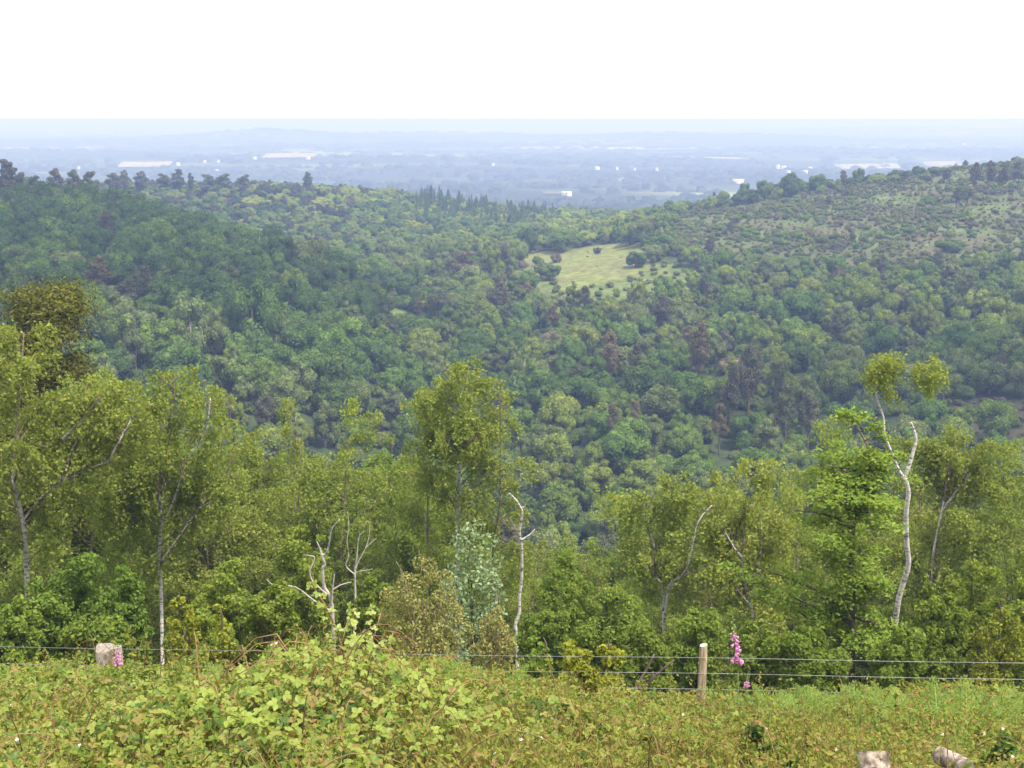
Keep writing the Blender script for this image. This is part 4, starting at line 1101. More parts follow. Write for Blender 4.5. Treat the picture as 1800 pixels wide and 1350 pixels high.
def near_birch(px, Y, ptop, W, label, seed, trunk_px=None, limbs_px=(), look='birch', r0=.065, base_t=.10, nb=34, dens=1.05, leaf=.10, shape=.55, lr=.05, phrase=None):
    root, b = root_at('birch_tree', px, Y, label, 'birch', 'near birches below the fence')
    top = P(px, ptop, Y); H = top.z - b.z
    tr = None; extra = []
    if trunk_px: tr = traced(trunk_px, Y, b, seed)
    limbs = [traced(q, Y, b, seed + 5 + i, .5) for i, q in enumerate(limbs_px)]
    extra = [smooth_path(q, 3) for q in limbs]
    if tr is not None and tr[-1].z < H - .4:
        e = tr[-1]; tr = tr + [e + (Vector((top.x - b.x, 0, H)) - e) * .5 + Vector((.1, .1, 0)), Vector((top.x - b.x, 0, H))]
    wood, fol = birch_parts(seed, H, W, base_t, nb, dens, leaf, tr, ((top.x - b.x), 0), r0, extra, shape=shape)
    limb_tubes(wood, limbs, lr)
    V, Qd, _ = fol.arrays(); cen = V.reshape(-1, 4, 3).mean(1) + np.array(b)
    cx_, cy_, _ = pix(cen[:, 0], cen[:, 1], cen[:, 2]); drop = np.zeros(len(cen), bool)
    for q in ([[p for p in trunk_px if p[1] > 790]] if trunk_px else []) + list(limbs_px):   # stems that stand clear of the leaves on their near side
        for (xa, ya), (xb, yb) in zip(q[:-1], q[1:]):
            u = np.clip(((cx_ - xa) * (xb - xa) + (cy_ - ya) * (yb - ya)) / ((xb - xa) ** 2 + (yb - ya) ** 2 + 1e-6), 0, 1)
            drop |= (np.hypot(cx_ - xa - u * (xb - xa), cy_ - ya - u * (yb - ya)) < 6.5) & (cen[:, 1] < Y + .3)
    keep = ~(drop & (np.random.default_rng(seed).random(len(cen)) < .93))
    fol = Acc(); fol.add(V.reshape(-1, 4, 3)[keep].reshape(-1, 3), np.arange(4 * keep.sum()).reshape(-1, 4), 0)
    link('trunk', wood.mesh('birch_trunk', [M['bark birch' if trunk_px else 'bark birch twig'], M['bark birch twig']], True), root)
    link('crown', fol.mesh('birch_crown', M[look]), root)
    if phrase: NEARLAND.append((phrase, px, (ptop + 1100) / 2))
    return root

near_birch(42, 33, 575, 1.75, 'big left birch with white trunk forking into a long rising right limb', 11,
           [(52, 1195), (47, 1000), (42, 930), (28, 860), (22, 830), (34, 700), (38, 640), (42, 585)],
           [[(42, 915), (75, 872), (105, 850), (150, 826), (190, 812)], [(105, 850), (118, 822), (122, 800), (135, 775)], [(110, 772), (150, 730), (172, 703)], [(190, 812), (240, 720)]], r0=.080, nb=42, base_t=.14, lr=.036, phrase='the big left birch')
near_birch(160, 37, 668, 1.7, 'yellowish birch crown between the big left birch and the multi-stemmed birch', 12, nb=34, base_t=.1)
near_birch(300, 36, 672, 1.75, 'multi-stemmed silver birch with thin white stems and rounded top, left of centre', 13,
           [(286, 1190), (283, 1030), (280, 990), (282, 930), (283, 900), (278, 870), (290, 830), (300, 760)],
           [[(283, 925), (300, 892), (315, 850), (325, 815), (350, 780), (365, 740), (370, 700)], [(285, 985), (320, 935), (350, 895), (378, 878)], [(283, 900), (286, 870), (291, 852), (284, 835)]], nb=42, base_t=.12, r0=.060, lr=.034, phrase='the multi-stemmed birch')
near_birch(405, 43, 690, 1.6, 'slim birch crown just right of the multi-stemmed birch', 14, nb=24)
near_birch(520, 46, 722, 1.6, 'left birch of the twin tops between the multi-stemmed birch and the tall central birch', 15, nb=24)
near_birch(605, 45, 708, 1.9, 'rounded birch, right one of the twin tops left of the tall central birch', 16, nb=28, phrase='the twin-top birches')
near_birch(812, 42, 622, 1.6, 'tall central birch standing well above its neighbours', 17,
           [(806, 1190), (805, 980), (806, 880), (808, 820), (812, 780), (813, 740), (815, 700), (822, 640)],
           [[(812, 785), (825, 778), (840, 766)], [(803, 797), (792, 780), (786, 768)]], nb=50, base_t=.08, r0=.085, shape=.5, phrase='the tall central birch')
near_birch(758, 43, 672, 1.0, 'narrow birch shoulder hugging the left side of the tall central birch', 18, nb=18, base_t=.4)
near_birch(880, 41, 690, 1.0, 'narrow birch on the right side of the tall central birch', 19, nb=20, base_t=.35)
near_birch(690, 47, 775, 1.5, 'low green birch in the dip left of the tall central birch', 20, nb=22, look='birch green')
near_birch(1185, 37, 848, 1.15, 'birch with curved white double stem right of the valley gap', 21,
           [(1168, 1180), (1167, 1105), (1165, 1045), (1160, 1024), (1151, 999), (1150, 963), (1144, 938), (1143, 917), (1153, 906), (1169, 888)],
           [[(1167, 1100), (1176, 1031), (1194, 1015), (1207, 999), (1212, 985), (1219, 949), (1226, 921), (1237, 903), (1252, 888)], [(1176, 1031), (1185, 1027), (1205, 1010), (1223, 1004), (1240, 992)], [(1160, 1024), (1150, 1008), (1143, 995)]], nb=34, base_t=.16, r0=.055, lr=.042, phrase='the curved double-stemmed birch')
near_birch(1245, 46, 830, 1.3, 'rounded birch behind the curved double-stemmed birch', 22, nb=22)
near_birch(1325, 36, 812, 1.3, 'birch behind the thin white stems left of the leafy oak', 23,
           [(1330, 1180), (1327, 1160), (1318, 1134), (1324, 1093), (1318, 1060), (1308, 1024), (1304, 979), (1306, 946), (1306, 893)],
           [[(1320, 1048), (1331, 1012), (1335, 985), (1339, 938), (1337, 910)], [(1304, 979), (1290, 962), (1275, 935)], [(1318, 1062), (1305, 1048), (1296, 1036)]], nb=36, base_t=.16, r0=.052, lr=.032, phrase='the thin white stems')
near_birch(1452, 48, 730, 1.9, 'full birch top behind the leafy oak, left of the broken white trunk', 24, nb=32, phrase='the birch behind the oak')
near_birch(1392, 46, 830, 1.2, 'low birch top left behind the leafy oak', 25, nb=20)
near_birch(1690, 42, 776, 2.2, 'broad birch right of the broken white trunk', 26, [(1640, 1190), (1632, 1060), (1640, 980), (1655, 900), (1670, 830), (1682, 790)],
           [[(1634, 1060), (1642, 1010), (1648, 985)], [(1655, 900), (1690, 850), (1702, 830)]], nb=44, base_t=.10, r0=.070, phrase='the broad right birch')
near_birch(1765, 44, 785, 1.7, 'birch at the right edge with rounded top', 27, nb=28)
near_birch(1625, 47, 800, 1.2, 'birch top showing just right of the broken white trunk', 28, nb=20)
near_birch(1835, 40, 830, 1.8, 'birch cut off by the right edge of the photo', 29, nb=26)
near_birch(-20, 40, 560, 1.8, 'birch cut off by the left edge of the photo', 30, nb=28)

# broken birch with two leafy tufts
root, b = root_at('birch_tree', 1585, 34, 'tall broken white birch trunk with a few leafy tufts at its thin left top', 'birch', 'near birches below the fence')
wood, fol = Acc(), Acc()
tr = traced([(1562, 1200), (1567, 1142), (1573, 1101), (1579, 1056), (1589, 1020), (1597, 991), (1594, 954), (1593, 901), (1597, 865), (1590, 838)], 34, b, 3, .2)
sp = smooth_path(tr, 4); tube(wood, sp, np.linspace(.090, .060, len(sp)), 9, 0)
tp_ = tr[-1]
for q, r_a, r_b, ms in [([(1590, 838), (1599, 816), (1606, 791), (1610, 771), (1606, 755), (1601, 742)], .058, .030, 0), ([(1590, 838), (1581, 828), (1569, 800), (1555, 763), (1553, 734), (1542, 702), (1540, 685), (1549, 661), (1551, 626)], .042, .014, 0),
                        ([(1551, 650), (1577, 648), (1614, 640), (1640, 632)], .02, .008, 1), ([(1551, 640), (1535, 625), (1528, 618)], .012, .005, 1)]:
    pts = traced(q, 34 , b, 4, 0.0)
    off = 0
    sp = smooth_path(pts, 4); tube(wood, sp, np.linspace(r_a, r_b, len(sp)), 7, ms)
rng = np.random.default_rng(71)
C = []
def tuft(cx, cy, rx, ry, n, droop, Y=34):
    "small leafy tuft of hanging twigs"
    for k in range(n):
        a, u = rng.uniform(0, 6.283), rng.random() ** .5
        c = P(cx + math.cos(a) * u * rx, cy + math.sin(a) * u * ry * .8 - ry * .2, Y + rng.uniform(-.6, .6) * rx / 40) - b
        nl = int(rng.integers(16, 30)); t = rng.random(nl)[:, None]
        C.append(np.array(c) + t * np.array([rng.normal(0, .05), rng.normal(0, .05), -droop * rng.uniform(.4, 1.2)]) + rng.normal(0, .06, (nl, 3)))
tuft(1548, 640, 30, 22, 42, .55); tuft(1540, 664, 20, 18, 22, .45); tuft(1570, 632, 18, 14, 18, .7); tuft(1566, 690, 12, 14, 12, .4); tuft(1636, 648, 29, 24, 46, .6); tuft(1632, 680, 12, 12, 9, .3)
C = np.concatenate(C)
leaves(fol, C, rng.normal(size=C.shape) + [0, -.2, .3], .085 * rng.uniform(.7, 1.3, len(C)), rng, 0)
link('trunk', wood.mesh('birch_trunk', [M['bark birch'], M['bark birch twig']], True), root); link('crown', fol.mesh('birch_crown', M['birch']), root)
NEARLAND.append(('the broken white trunk', 1590, 960))

# dead birches
def dead_birch(px, Y, label, paths, r0, seed, mat='bark dead birch'):
    root, b = root_at('dead_birch', px, Y, label, 'dead tree', 'bare dead birches')
    w = Acc()
    for i, (q, ra, rb) in enumerate(paths):
        pts = traced(q, Y, b, seed, .25) if i == 0 else traced(q, Y, b, seed + i, .12)
        sp = smooth_path(pts, 4); tube(w, sp, np.linspace(ra, rb, len(sp)), 7, 0)
    link('trunk', w.mesh('dead_trunk', M[mat], True), root)
dead_birch(570, 27, 'bare white dead birch with crooked arms behind the tall bramble shoot',
           [([(588, 1180), (583, 1062), (570, 1032), (567, 1000), (571, 992), (566, 976), (572, 974), (578, 959), (583, 931), (597, 913)], .05, .010),
            ([(566, 976), (563, 966), (557, 952)], .026, .010), ([(583, 1062), (585, 1034), (588, 1009)], .024, .010), ([(586, 1036), (600, 1028), (618, 1023)], .020, .007),
            ([(583, 1075), (551, 1055), (519, 1032), (483, 1029), (469, 1019)], .022, .007), ([(544, 1005), (553, 981), (545, 977), (533, 975)], .018, .006), ([(575, 1045), (550, 1022), (544, 1005)], .022, .014)], .07, 31)
dead_birch(628, 31, 'cluster of thin bare pale stems right of the crooked dead birch',
           [([(632, 1190), (626, 1080), (624, 1005), (627, 981), (631, 945), (640, 933)], .034, .008), ([(626, 1000), (629, 989), (643, 963), (649, 941), (650, 925)], .02, .006), ([(643, 963), (655, 952), (662, 946)], .015, .006),
            ([(624, 1010), (608, 995), (613, 977), (610, 952), (613, 927), (611, 899)], .02, .006), ([(624, 1006), (640, 1003), (655, 1000)], .014, .005)], .05, 41)
dead_birch(913, 33, 'bare snapped birch trunk with bent top right of the tall central birch',
           [([(910, 1200), (908, 1120), (906, 1098), (913, 1077), (913, 1052), (917, 1016), (917, 963), (913, 935), (918, 903), (915, 892), (906, 878), (895, 867)], .056, .022), ([(917, 949), (931, 940), (940, 930)], .03, .01), ([(913, 935), (906, 930), (903, 922)], .02, .01), ([(916, 894), (922, 890), (924, 886)], .028, .02)], .1, 51, 'bark birch')
NEARLAND += [('the crooked dead birch', 570, 980), ('the snapped birch trunk', 914, 980)]

# fill: young birches crowding behind and between, copied from four of a kind
fillp = []
for s in range(5):
    w_, f_ = birch_parts(300 + s, 8.0, 2.3, .06, 34, 1.1, .10, None, (random.uniform(-.4, .4), 0), .07)
    fillp.append((w_.mesh('birch_trunk', [M['bark grey'], M['bark birch twig']], True), {lk: f_.mesh('birch_crown', M[lk]) for lk in ('birch', 'birch green')}))
rng = np.random.default_rng(21)
fills = []
FX = [(-60, 470, 620, 14), (440, 760, 770, 14), (860, 1010, 895, 9), (960, 1160, 920, 15), (1120, 1420, 870, 15), (1380, 1860, 830, 22), (-40, 480, 700, 12), (440, 760, 760, 9), (650, 760, 780, 5), (860, 1180, 930, 10), (1380, 1820, 850, 10), (180, 520, 840, 7), (560, 900, 880, 7), (960, 1420, 960, 10), (1560, 1830, 930, 6)]
for x0, x1, ymin, n in FX:
    for k in range(n):
        x = x0 + (x1 - x0) * (k + rng.random()) / n
        e = float(np.interp(x, ENVX, ENVY))
        tier = rng.random()
        Y = 58 - 16 * tier + rng.uniform(-2, 4)
        y = max(e + 25, ymin) + tier * 190 + rng.uniform(0, 50)
        b = P(x, 1150, Y); z = gz(b.x, Y); H = P(x, y, Y).z - z
        if H < 2.2: H = 2.2 + rng.uniform(0, 1)
        fills.append((x, y, Y, H, 'birch' if rng.random() < .6 else 'birch green'))
labs = relate([(f[0], f[1] + 60, ('tall ' if f[3] > 6.5 else 'low ') + ('olive' if f[4] == 'birch' else 'green') + ' young birch') for f in fills], NEARLAND)
for (x, y, Y, H, lk), lb in zip(fills, labs):
    b = P(x, 1150, Y); z = gz(b.x, Y)
    w_, f_ = fillp[int(rng.integers(5))]
    root = empty('birch_tree', (b.x, Y, z), rng.uniform(0, 6.28)); k = H / 8.0
    kx = max(k, .55) * rng.uniform(.9, 1.25)
    root.scale = (kx, kx, k)
    tag(root, lb, 'birch', 'young birches crowding below the fence')
    link('trunk', w_, root); link('crown', f_[lk], root)

# near pine top at the left
root, b = root_at('pine_tree', 112, 46, 'brownish near pine with ragged top rising behind the big left birch', 'pine tree', None)
H = P(112, 498, 46).z - b.z
w_, f_ = Acc(), Acc(); rng = np.random.default_rng(9)
tube(w_, [(0, 0, -.4), (.1, 0, H * .5), (.2, .1, H * .95)], [.28, .2, .05], 8, 0)
C, N = [], []
for k in range(80):
    t = rng.uniform(.42, 1.0); az = rng.uniform(0, 6.283)
    R_ = (2.3 * (1 - (t - .42) / .75) ** .35 + .3) * rng.uniform(.55, 1.0)
    p0 = Vector((.15 * t, 0, H * t * .96)); e = p0 + Vector((math.cos(az) * R_, math.sin(az) * R_, R_ * rng.uniform(.05, .4)))
    tube(w_, [p0, p0.lerp(e, .5) + Vector((0, 0, .1)), e], [.05, .03, .012], 5, 0, cap=False)
    for q in range(5):
        c = p0.lerp(e, rng.uniform(.35, 1.08)); nl = 130
        d = rng.normal(size=(nl, 3)) * np.array([.42, .42, .20])
        C.append(np.array(c) + d + rng.normal(0, .15, 3)); N.append(d / np.array([.42, .42, .2]) + rng.normal(0, .6, (nl, 3)) + [0, 0, .3])
C, N = np.concatenate(C), np.concatenate(N)
leaves(f_, C, N, .15 * rng.uniform(.6, 1.3, len(C)), rng, 0, T=LEAF1 * np.array([.6, 1.3, 1]))
link('trunk', w_.mesh('pine_trunk', M['bark pine'], True), root); link('crown', f_.mesh('pine_crown', M['near pine']), root)
NEARLAND.append(('the near pine', 130, 620))

# leafy oak at the right
root, b = root_at('oak_tree', 1498, 27, 'bright green layered young oak in front of the broken white trunk', 'oak', None)
w_, f_ = Acc(), Acc(); rng = np.random.default_rng(14)
tr = traced([(1498, 1200), (1498, 1142), (1498, 1081), (1497, 1032), (1497, 975), (1503, 893), (1509, 861), (1530, 828), (1527, 791), (1512, 759), (1497, 733)], 27, b, 8, .15)
sp = smooth_path(tr, 4); tube(w_, sp, np.linspace(.075, .016, len(sp)), 8, 0)
C, N = [], []
def spray(c, rx, rz, n):
    d = rng.normal(size=(n, 3)) * np.array([rx, rx, rz]) * .6
    C.append(np.array(c) + d); N.append(rng.normal(0, .45, (n, 3)) + np.array([0, -.15, .9]))
zt = sp[-1].z
for k in range(60):
    t = (k + rng.random()) / 60; f = .08 + .66 * t
    i = f * (len(sp) - 1); a = int(i); p0 = sp[a].lerp(sp[a + 1], i - a)
    az = rng.uniform(0, 6.283); R_ = (2.5 * (1 - t) ** .35 * (.75 + .35 * math.sin(9 * t + 1)) + .5) * rng.uniform(.35, 1.12)
    if math.cos(az) > 0: R_ *= .62
    e = p0 + Vector((math.cos(az) * R_, math.sin(az) * R_, R_ * rng.uniform(.0, .35)))
    m_ = p0.lerp(e, .5) + Vector((0, 0, rng.uniform(-.05, .15)))
    tube(w_, smooth_path([p0, m_, e], 3), [.035, .02, .006], 5, 0, cap=False)
    for q in range(max(4, int(R_ * 4.5))):
        u = rng.uniform(.08, 1.05); c = (p0.lerp(m_, u * 2) if u < .5 else m_.lerp(e, u * 2 - 1)) + Vector(rng.normal(0, .16, 3))
        spray(c, .23, .085, 50)
for x, y, rx, n in [(1486, 727, .30, 150), (1512, 733, .28, 130), (1538, 752, .24, 100), (1552, 768, .2, 70), (1528, 795, .24, 90), (1548, 812, .22, 80), (1582, 800, .16, 50), (1512, 806, .2, 60), (1530, 850, .26, 90), (1480, 842, .25, 80), (1455, 845, .22, 70), (1430, 870, .25, 80)]:
    c = P(x, y, 27) - b; spray(c, rx * .75, .10, n)
    a = min(range(len(sp)), key=lambda i: (sp[i] - c).length + max(0, sp[i].z - c.z))
    tube(w_, [sp[a], sp[a].lerp(c, .5) + Vector((0, 0, .05)), c], [.018, .012, .005], 4, 0, cap=False)
C, N = np.concatenate(C), np.concatenate(N)
leaves(f_, C, N, .095 * rng.uniform(.65, 1.3, len(C)), rng, 0, LEAF2, LEAF2Q)
link('trunk', w_.mesh('oak_trunk', M['bark brown'], True), root); link('crown', f_.mesh('oak_crown', M['oak']), root)
NEARLAND.append(('the leafy oak', 1490, 1000))

# whitebeam sapling, dry bush, bushes, saplings
def leafy(name, px, Y, ptop, pw, label, cat, look, seed, n, ls, stems=5, bark='bark brown', lobes=16, T=LEAF2, TQ=LEAF2Q, low=.5, jitter=.9, group=None, lr=(.22, .42), stem_r=.03, core=0):
    p = P(px, ptop, Y); b = Vector((p.x, Y, gz(p.x, Y))); fw = Y * math.cos(PITCH) - p.z * math.sin(PITCH)
    r = pw / F * fw / 2; H = max(p.z - b.z, .3)
    root = empty(name, b); tag(root, label, cat, group)
    f_, w_ = Acc(), Acc()
    asp = max(H / r, .5)
    C, R_ = lobed_crown(f_, seed, n, lobes=int(lobes * max(1, asp / 1.6)), core=core, zc=asp * .5, hz=max(asp * .5 - lr[1] * .7, .1), hr=.72, lr=lr, ls=ls / r, low=low, jitter=jitter, T=T, TQ=TQ)
    V, Q, _ = f_.arrays()
    sc = np.array([r, r, r]); V2 = V * r
    rnd = random.Random(seed)
    for c in C[:stems]:
        e = Vector(c * sc); s0 = Vector((rnd.gauss(0, .06), rnd.gauss(0, .06), -.1))
        tube(w_, smooth_path([s0, Vector((e.x * .35, e.y * .35, e.z * .55)), e, e + Vector((rnd.gauss(0, .1) * r, rnd.gauss(0, .1) * r, .12 * H))], 3), [stem_r, stem_r * .6, .006], 5, 0, cap=False)
    link('stems', w_.mesh(name + '_stems', M[bark], True), root)
    link('foliage', mesh_np(name + '_foliage', V2.reshape(-1, 3), Q, M[look]), root)
    return root
leafy('whitebeam_tree', 832, 29, 882, 135, 'pale silvery-green sapling in front of the tall central birch', 'sapling', 'whitebeam', 61, 2800, .085, 10, lr=(.10, .30), lobes=34)
leafy('whitebeam_tree', 795, 28, 985, 70, 'small low silvery-green spray left of the pale sapling', 'sapling', 'whitebeam', 62, 500, .085, 4, lr=(.14, .26))
leafy('dry_bush', 742, 21.5, 968, 190, 'brownish twiggy dry-looking bush below the pale silvery sapling', 'bush', 'dry bush', 63, 9000, .05, 30, 'bark birch twig', 34, LEAF1, LEAF1Q, lr=(.14, .3), stem_r=.014)
leafy('dry_bush', 868, 19, 1055, 90, 'smaller rusty twiggy bush right of the big dry bush', 'bush', 'dry bush', 64, 3200, .045, 14, 'bark birch twig', 18, LEAF1, LEAF1Q, stem_r=.012)
for k, (x, Y, y, w, n, lb) in enumerate([(165, 25, 945, 200, 9000, 'big dark leafy bush in front of the big left birch'), (70, 24, 1000, 130, 5000, 'dark bush at the far left below the big left birch'), (222, 23, 975, 84, 4000, 'dark green bush between the two left birches'),
                                         (400, 25, 968, 150, 7000, 'dark green willow-like bush right of the multi-stemmed birch'), (480, 24, 1000, 130, 6000, 'shaded green bush left of the crooked dead birch'), (530, 30, 890, 130, 6000, 'green bush behind the crooked dead birch'),
                                         (345, 22, 1060, 150, 5000, 'low dark bush behind the yellow saplings'), (165, 20.5, 1060, 160, 5000, 'low dark bush just behind the tall stump'), (20, 22, 1040, 110, 4000, 'low bush cut off by the left edge'),
                                         (1000, 30, 960, 150, 7000, 'green bush in the middle between dead trunk and curved birch'), (1080, 29, 1020, 160, 7000, 'lower green bush left of the curved birch'), (1230, 27, 1040, 130, 5000, 'dark bush behind the fence post'),
                                         (1140, 24, 1085, 150, 5000, 'dark low thicket behind the wires left of the post'), (960, 26, 1050, 120, 5000, 'dark bush right of the snapped birch trunk'), (1330, 24, 1090, 110, 4500, 'low green bush under the thin white stems'),
                                         (1650, 26, 1000, 140, 6000, 'green bush at the foot of the broad right birch'), (1590, 24, 1090, 130, 5000, 'green bush at the foot of the broken white trunk'), (1420, 23, 1085, 170, 6000, 'low bush under the leafy oak'),
                                         (1720, 28, 960, 150, 6000, 'olive bush beneath the right-edge birch'), (1790, 26, 1010, 130, 5000, 'bush at the right edge above the layered larch'), (660, 26, 1010, 110, 5000, 'green bush between dead birches and dry bush')]):
    leafy('bush', x, Y, y, w, lb, 'bush', 'bush' if k in (0, 1, 2, 7) else 'birch green', 80 + k, int(n * 1.15), .075, 6, group='bushes below the fence', T=LEAF1, TQ=LEAF1Q, core=.5, lr=(.16, .32), jitter=1.1, lobes=24)
for k, (x, Y, y, w, n, lb) in enumerate([(318, 18.5, 1022, 75, 900, 'yellow-green sapling left of the pair behind the left fence wires'), (385, 18.5, 1046, 60, 650, 'yellow-green sapling right of the pair behind the left fence wires'), (945, 17, 1098, 70, 900, 'light green sapling behind the fence below the snapped trunk'),
                                         (1050, 16.8, 1095, 120, 1800, 'bright yellow-green bush in the middle against the fence wires'), (1005, 16.2, 1120, 70, 900, 'small bright bush left of the yellow-green bush at the wires'), (1036, 14.2, 1140, 70, 1500, 'feathery yellow broom bush in front of the wires')]):
    leafy('sapling', x, Y, y, w, lb, 'sapling', 'sapling' if k != 2 else 'oak', 120 + k, n, .07, 6, group='yellow-green saplings by the fence', lr=(.14, .3), lobes=14)
leafy('larch_sapling', 1760, 22, 1052, 130, 'layered yellow-green larch-like sapling at the right edge', 'sapling', 'larch', 131, 5000, .06, 10, 'bark brown', 30, LEAF1, LEAF1Q, lr=(.14, .3))
# bare twigs in the thicket left of the post
root, b = root_at('fallen_branch', 1140, 19, 'bare brown leaning stems in the dark thicket left of the fence post', 'branch', None, 1190)
w_ = Acc()
for q in [[(1105, 1230), (1135, 1180), (1150, 1150)], [(1110, 1232), (1150, 1190), (1185, 1160)], [(1120, 1235), (1140, 1200), (1148, 1180)]]:
    sp = smooth_path([P(x, y, 19) - b for x, y in q], 3); tube(w_, sp, np.linspace(.035, .015, len(sp)), 6, 0)
link('stems', w_.mesh('leaning_stems', M['bark brown'], True), root)
print('near trees', round(time.time() - T0, 1))

# ------------------------------------------------------------------ fence
fence = empty('wire_fence', (0, 15, gz(0, 15))); fb = Vector(fence.location)
tag(fence, 'three-strand wire fence on round wooden stakes between brambles and trees', 'fence')
def stake(px, ptop, Y, seed):
    rnd = random.Random(seed); p = P(px, ptop, Y); z0 = gz(p.x, Y) - .3
    n, k = 14, 9; V = []
    for i in range(k):
        t = i / (k - 1); z = z0 + (p.z - z0) * t
        for a in range(n):
            th = 2 * math.pi * a / n; r = .053 * (1.06 - .06 * t) * (1 + .05 * math.sin(3 * th + 1 + t) + rnd.uniform(-.025, .025))
            if i == k - 1: r *= .93
            V.append((p.x + .02 * t + r * math.cos(th), Y + r * math.sin(th), z + (.012 * math.cos(th) if i == k - 1 else 0)))
    Q = [(i * n + a, i * n + (a + 1) % n, (i + 1) * n + (a + 1) % n, (i + 1) * n + a) for i in range(k - 1) for a in range(n)]
    V = np.array(V) - np.array(fb)
    o = link('post', mesh_np('post', V, Q, M['post wood'], smooth=True), fence)
    ring = V[-n:] + np.array([0, 0, .001]); c = ring.mean(0) + np.array([0, 0, .006])
    Vt = np.vstack([ring, c[None]]); Qt = [(a, a + 1, (a + 2) % n, n) for a in range(0, n, 2)]
    link('post_top', mesh_np('post_top', Vt, Qt, M['post top']), o)
for px, pt in [(-282, 1128), (479, 1132), (1234, 1134), (2010, 1139)]: stake(px, pt, 15.0 if px < 1000 else 15.0, int(px) + 900)
for k, (ya, yb) in enumerate([(1137, 1166), (1166, 1194), (1193, 1222)]):
    w_ = Acc(); pts = []
    for x in np.arange(-420, 2260, 30):
        y = ya + (yb - ya) * (x - 100) / 1700 + 1.2 * math.sin(x / 370 + k)
        p = P(x, y, 14.94); p.z += .012 * math.sin((x - 479) / 755 * math.pi) ** 2 * -1
        pts.append(p - fb)
    tube(w_, pts, .0023, 5, 0)
    for x in np.arange(-400, 2240, 24):                # barbs
        i = (x + 420) / 30; a = int(i); c = pts[a].lerp(pts[a + 1], i - a)
        for s_ in (-1, 1):
            d = Vector((.006 * s_, random.uniform(-.008, .008), .014 * s_)); tube(w_, [c - d, c + d], [.0028, .001], 3, 0)
    link('wire', w_.mesh('wire', M['wire'], True), fence)

# ------------------------------------------------------------------ foreground plants
def veg(X, Y):
    "height of the bramble and herb cover above the soil"
    x, _ = ground_px(X, Y)
    near = np.interp(x, [-400, 0, 400, 620, 800, 960, 1100, 1230, 1500, 1800, 2200], [.75, .75, .78, .9, .80, .70, .55, .50, .52, .55, .55])
    h = np.where(Y < 9, .55 + (near - .55) * np.clip((Y - 6) / 6, 0, 1), .55 + (near - .55) * np.clip((Y - 6) / 6, 0, 1))
    gx = (X + 1.55) / 1.15; gy = (Y - 9.6) / 1.5
    h = h + .48 * np.exp(-(gx ** 2 + gy ** 2)) + .30 * np.exp(-(((X + 1.9) / .55) ** 2 + ((Y - 12.2) / 1.0) ** 2))
    h = h + .13 * wob(X, Y, .55, 2.0) + .10 * wob(X, Y, .23, 4.0) + .13 * wob(X, Y, 1.25, 1.0)
    return np.maximum(h * np.clip((18.5 - Y) / 2.5, .25, 1), .12)

LF = []                                              # one compound bramble leaf: three folded leaflets on a stalk point
for a, k in ((0, 1.0), (1.25, .86), (-1.25, .86)):
    ca_, sa_ = math.cos(a), math.sin(a)
    for x, y, z in [(.30, .18, .07), (.30, .52, .06), (0, .86, -.06), (-.30, .52, .06), (-.30, .18, .07)]:
        x, y, z = x * k, y * k + .10, z * k - .10 * k * (y ** 2)
        LF.append((x * ca_ + y * sa_, -x * sa_ + y * ca_, z))
LF = np.array([(0, 0, 0)] + LF)
LFQ = np.array([q for j in range(3) for q in ((0, 1 + 5 * j, 2 + 5 * j, 3 + 5 * j), (0, 3 + 5 * j, 4 + 5 * j, 5 + 5 * j))])

def scatter_leaves(name, n, region, ls, T, TQ, mat, seed, tilt=.55, depth=.22, lift=.02, extra=None):
    rng = np.random.default_rng(seed)
    Y = rng.uniform(region[0], region[1], n * 3); X = rng.uniform(-.52, .52, n * 3) * (Y + 2)
    if extra is not None:
        k = rng.random(len(X)) < extra(X, Y); X, Y = X[k], Y[k]
    X, Y = X[:n], Y[:n]
    h = veg(X, Y); Z = ground(X, Y) + h * (1 - depth * rng.random(len(X)) ** 2 * 2.2) + lift
    e = .06
    gx = (veg(X + e, Y) + ground(X + e, Y) - h - ground(X, Y)) / e; gy = (veg(X, Y + e) + ground(X, Y + e) - h - ground(X, Y)) / e
    N = nrm(np.stack([-gx * .6, -gy * .6 - .15, np.ones_like(gx)], 1)) + tilt * rng.normal(size=(len(X), 3))
    return np.stack([X, Y, Z], 1), N, rng

def patchiness(seed, lo=.15):
    return lambda X, Y: np.clip(.5 + .75 * (wob(X, Y, 1.1, seed) + .5 * wob(X, Y, .4, seed * 2)), lo, 1)

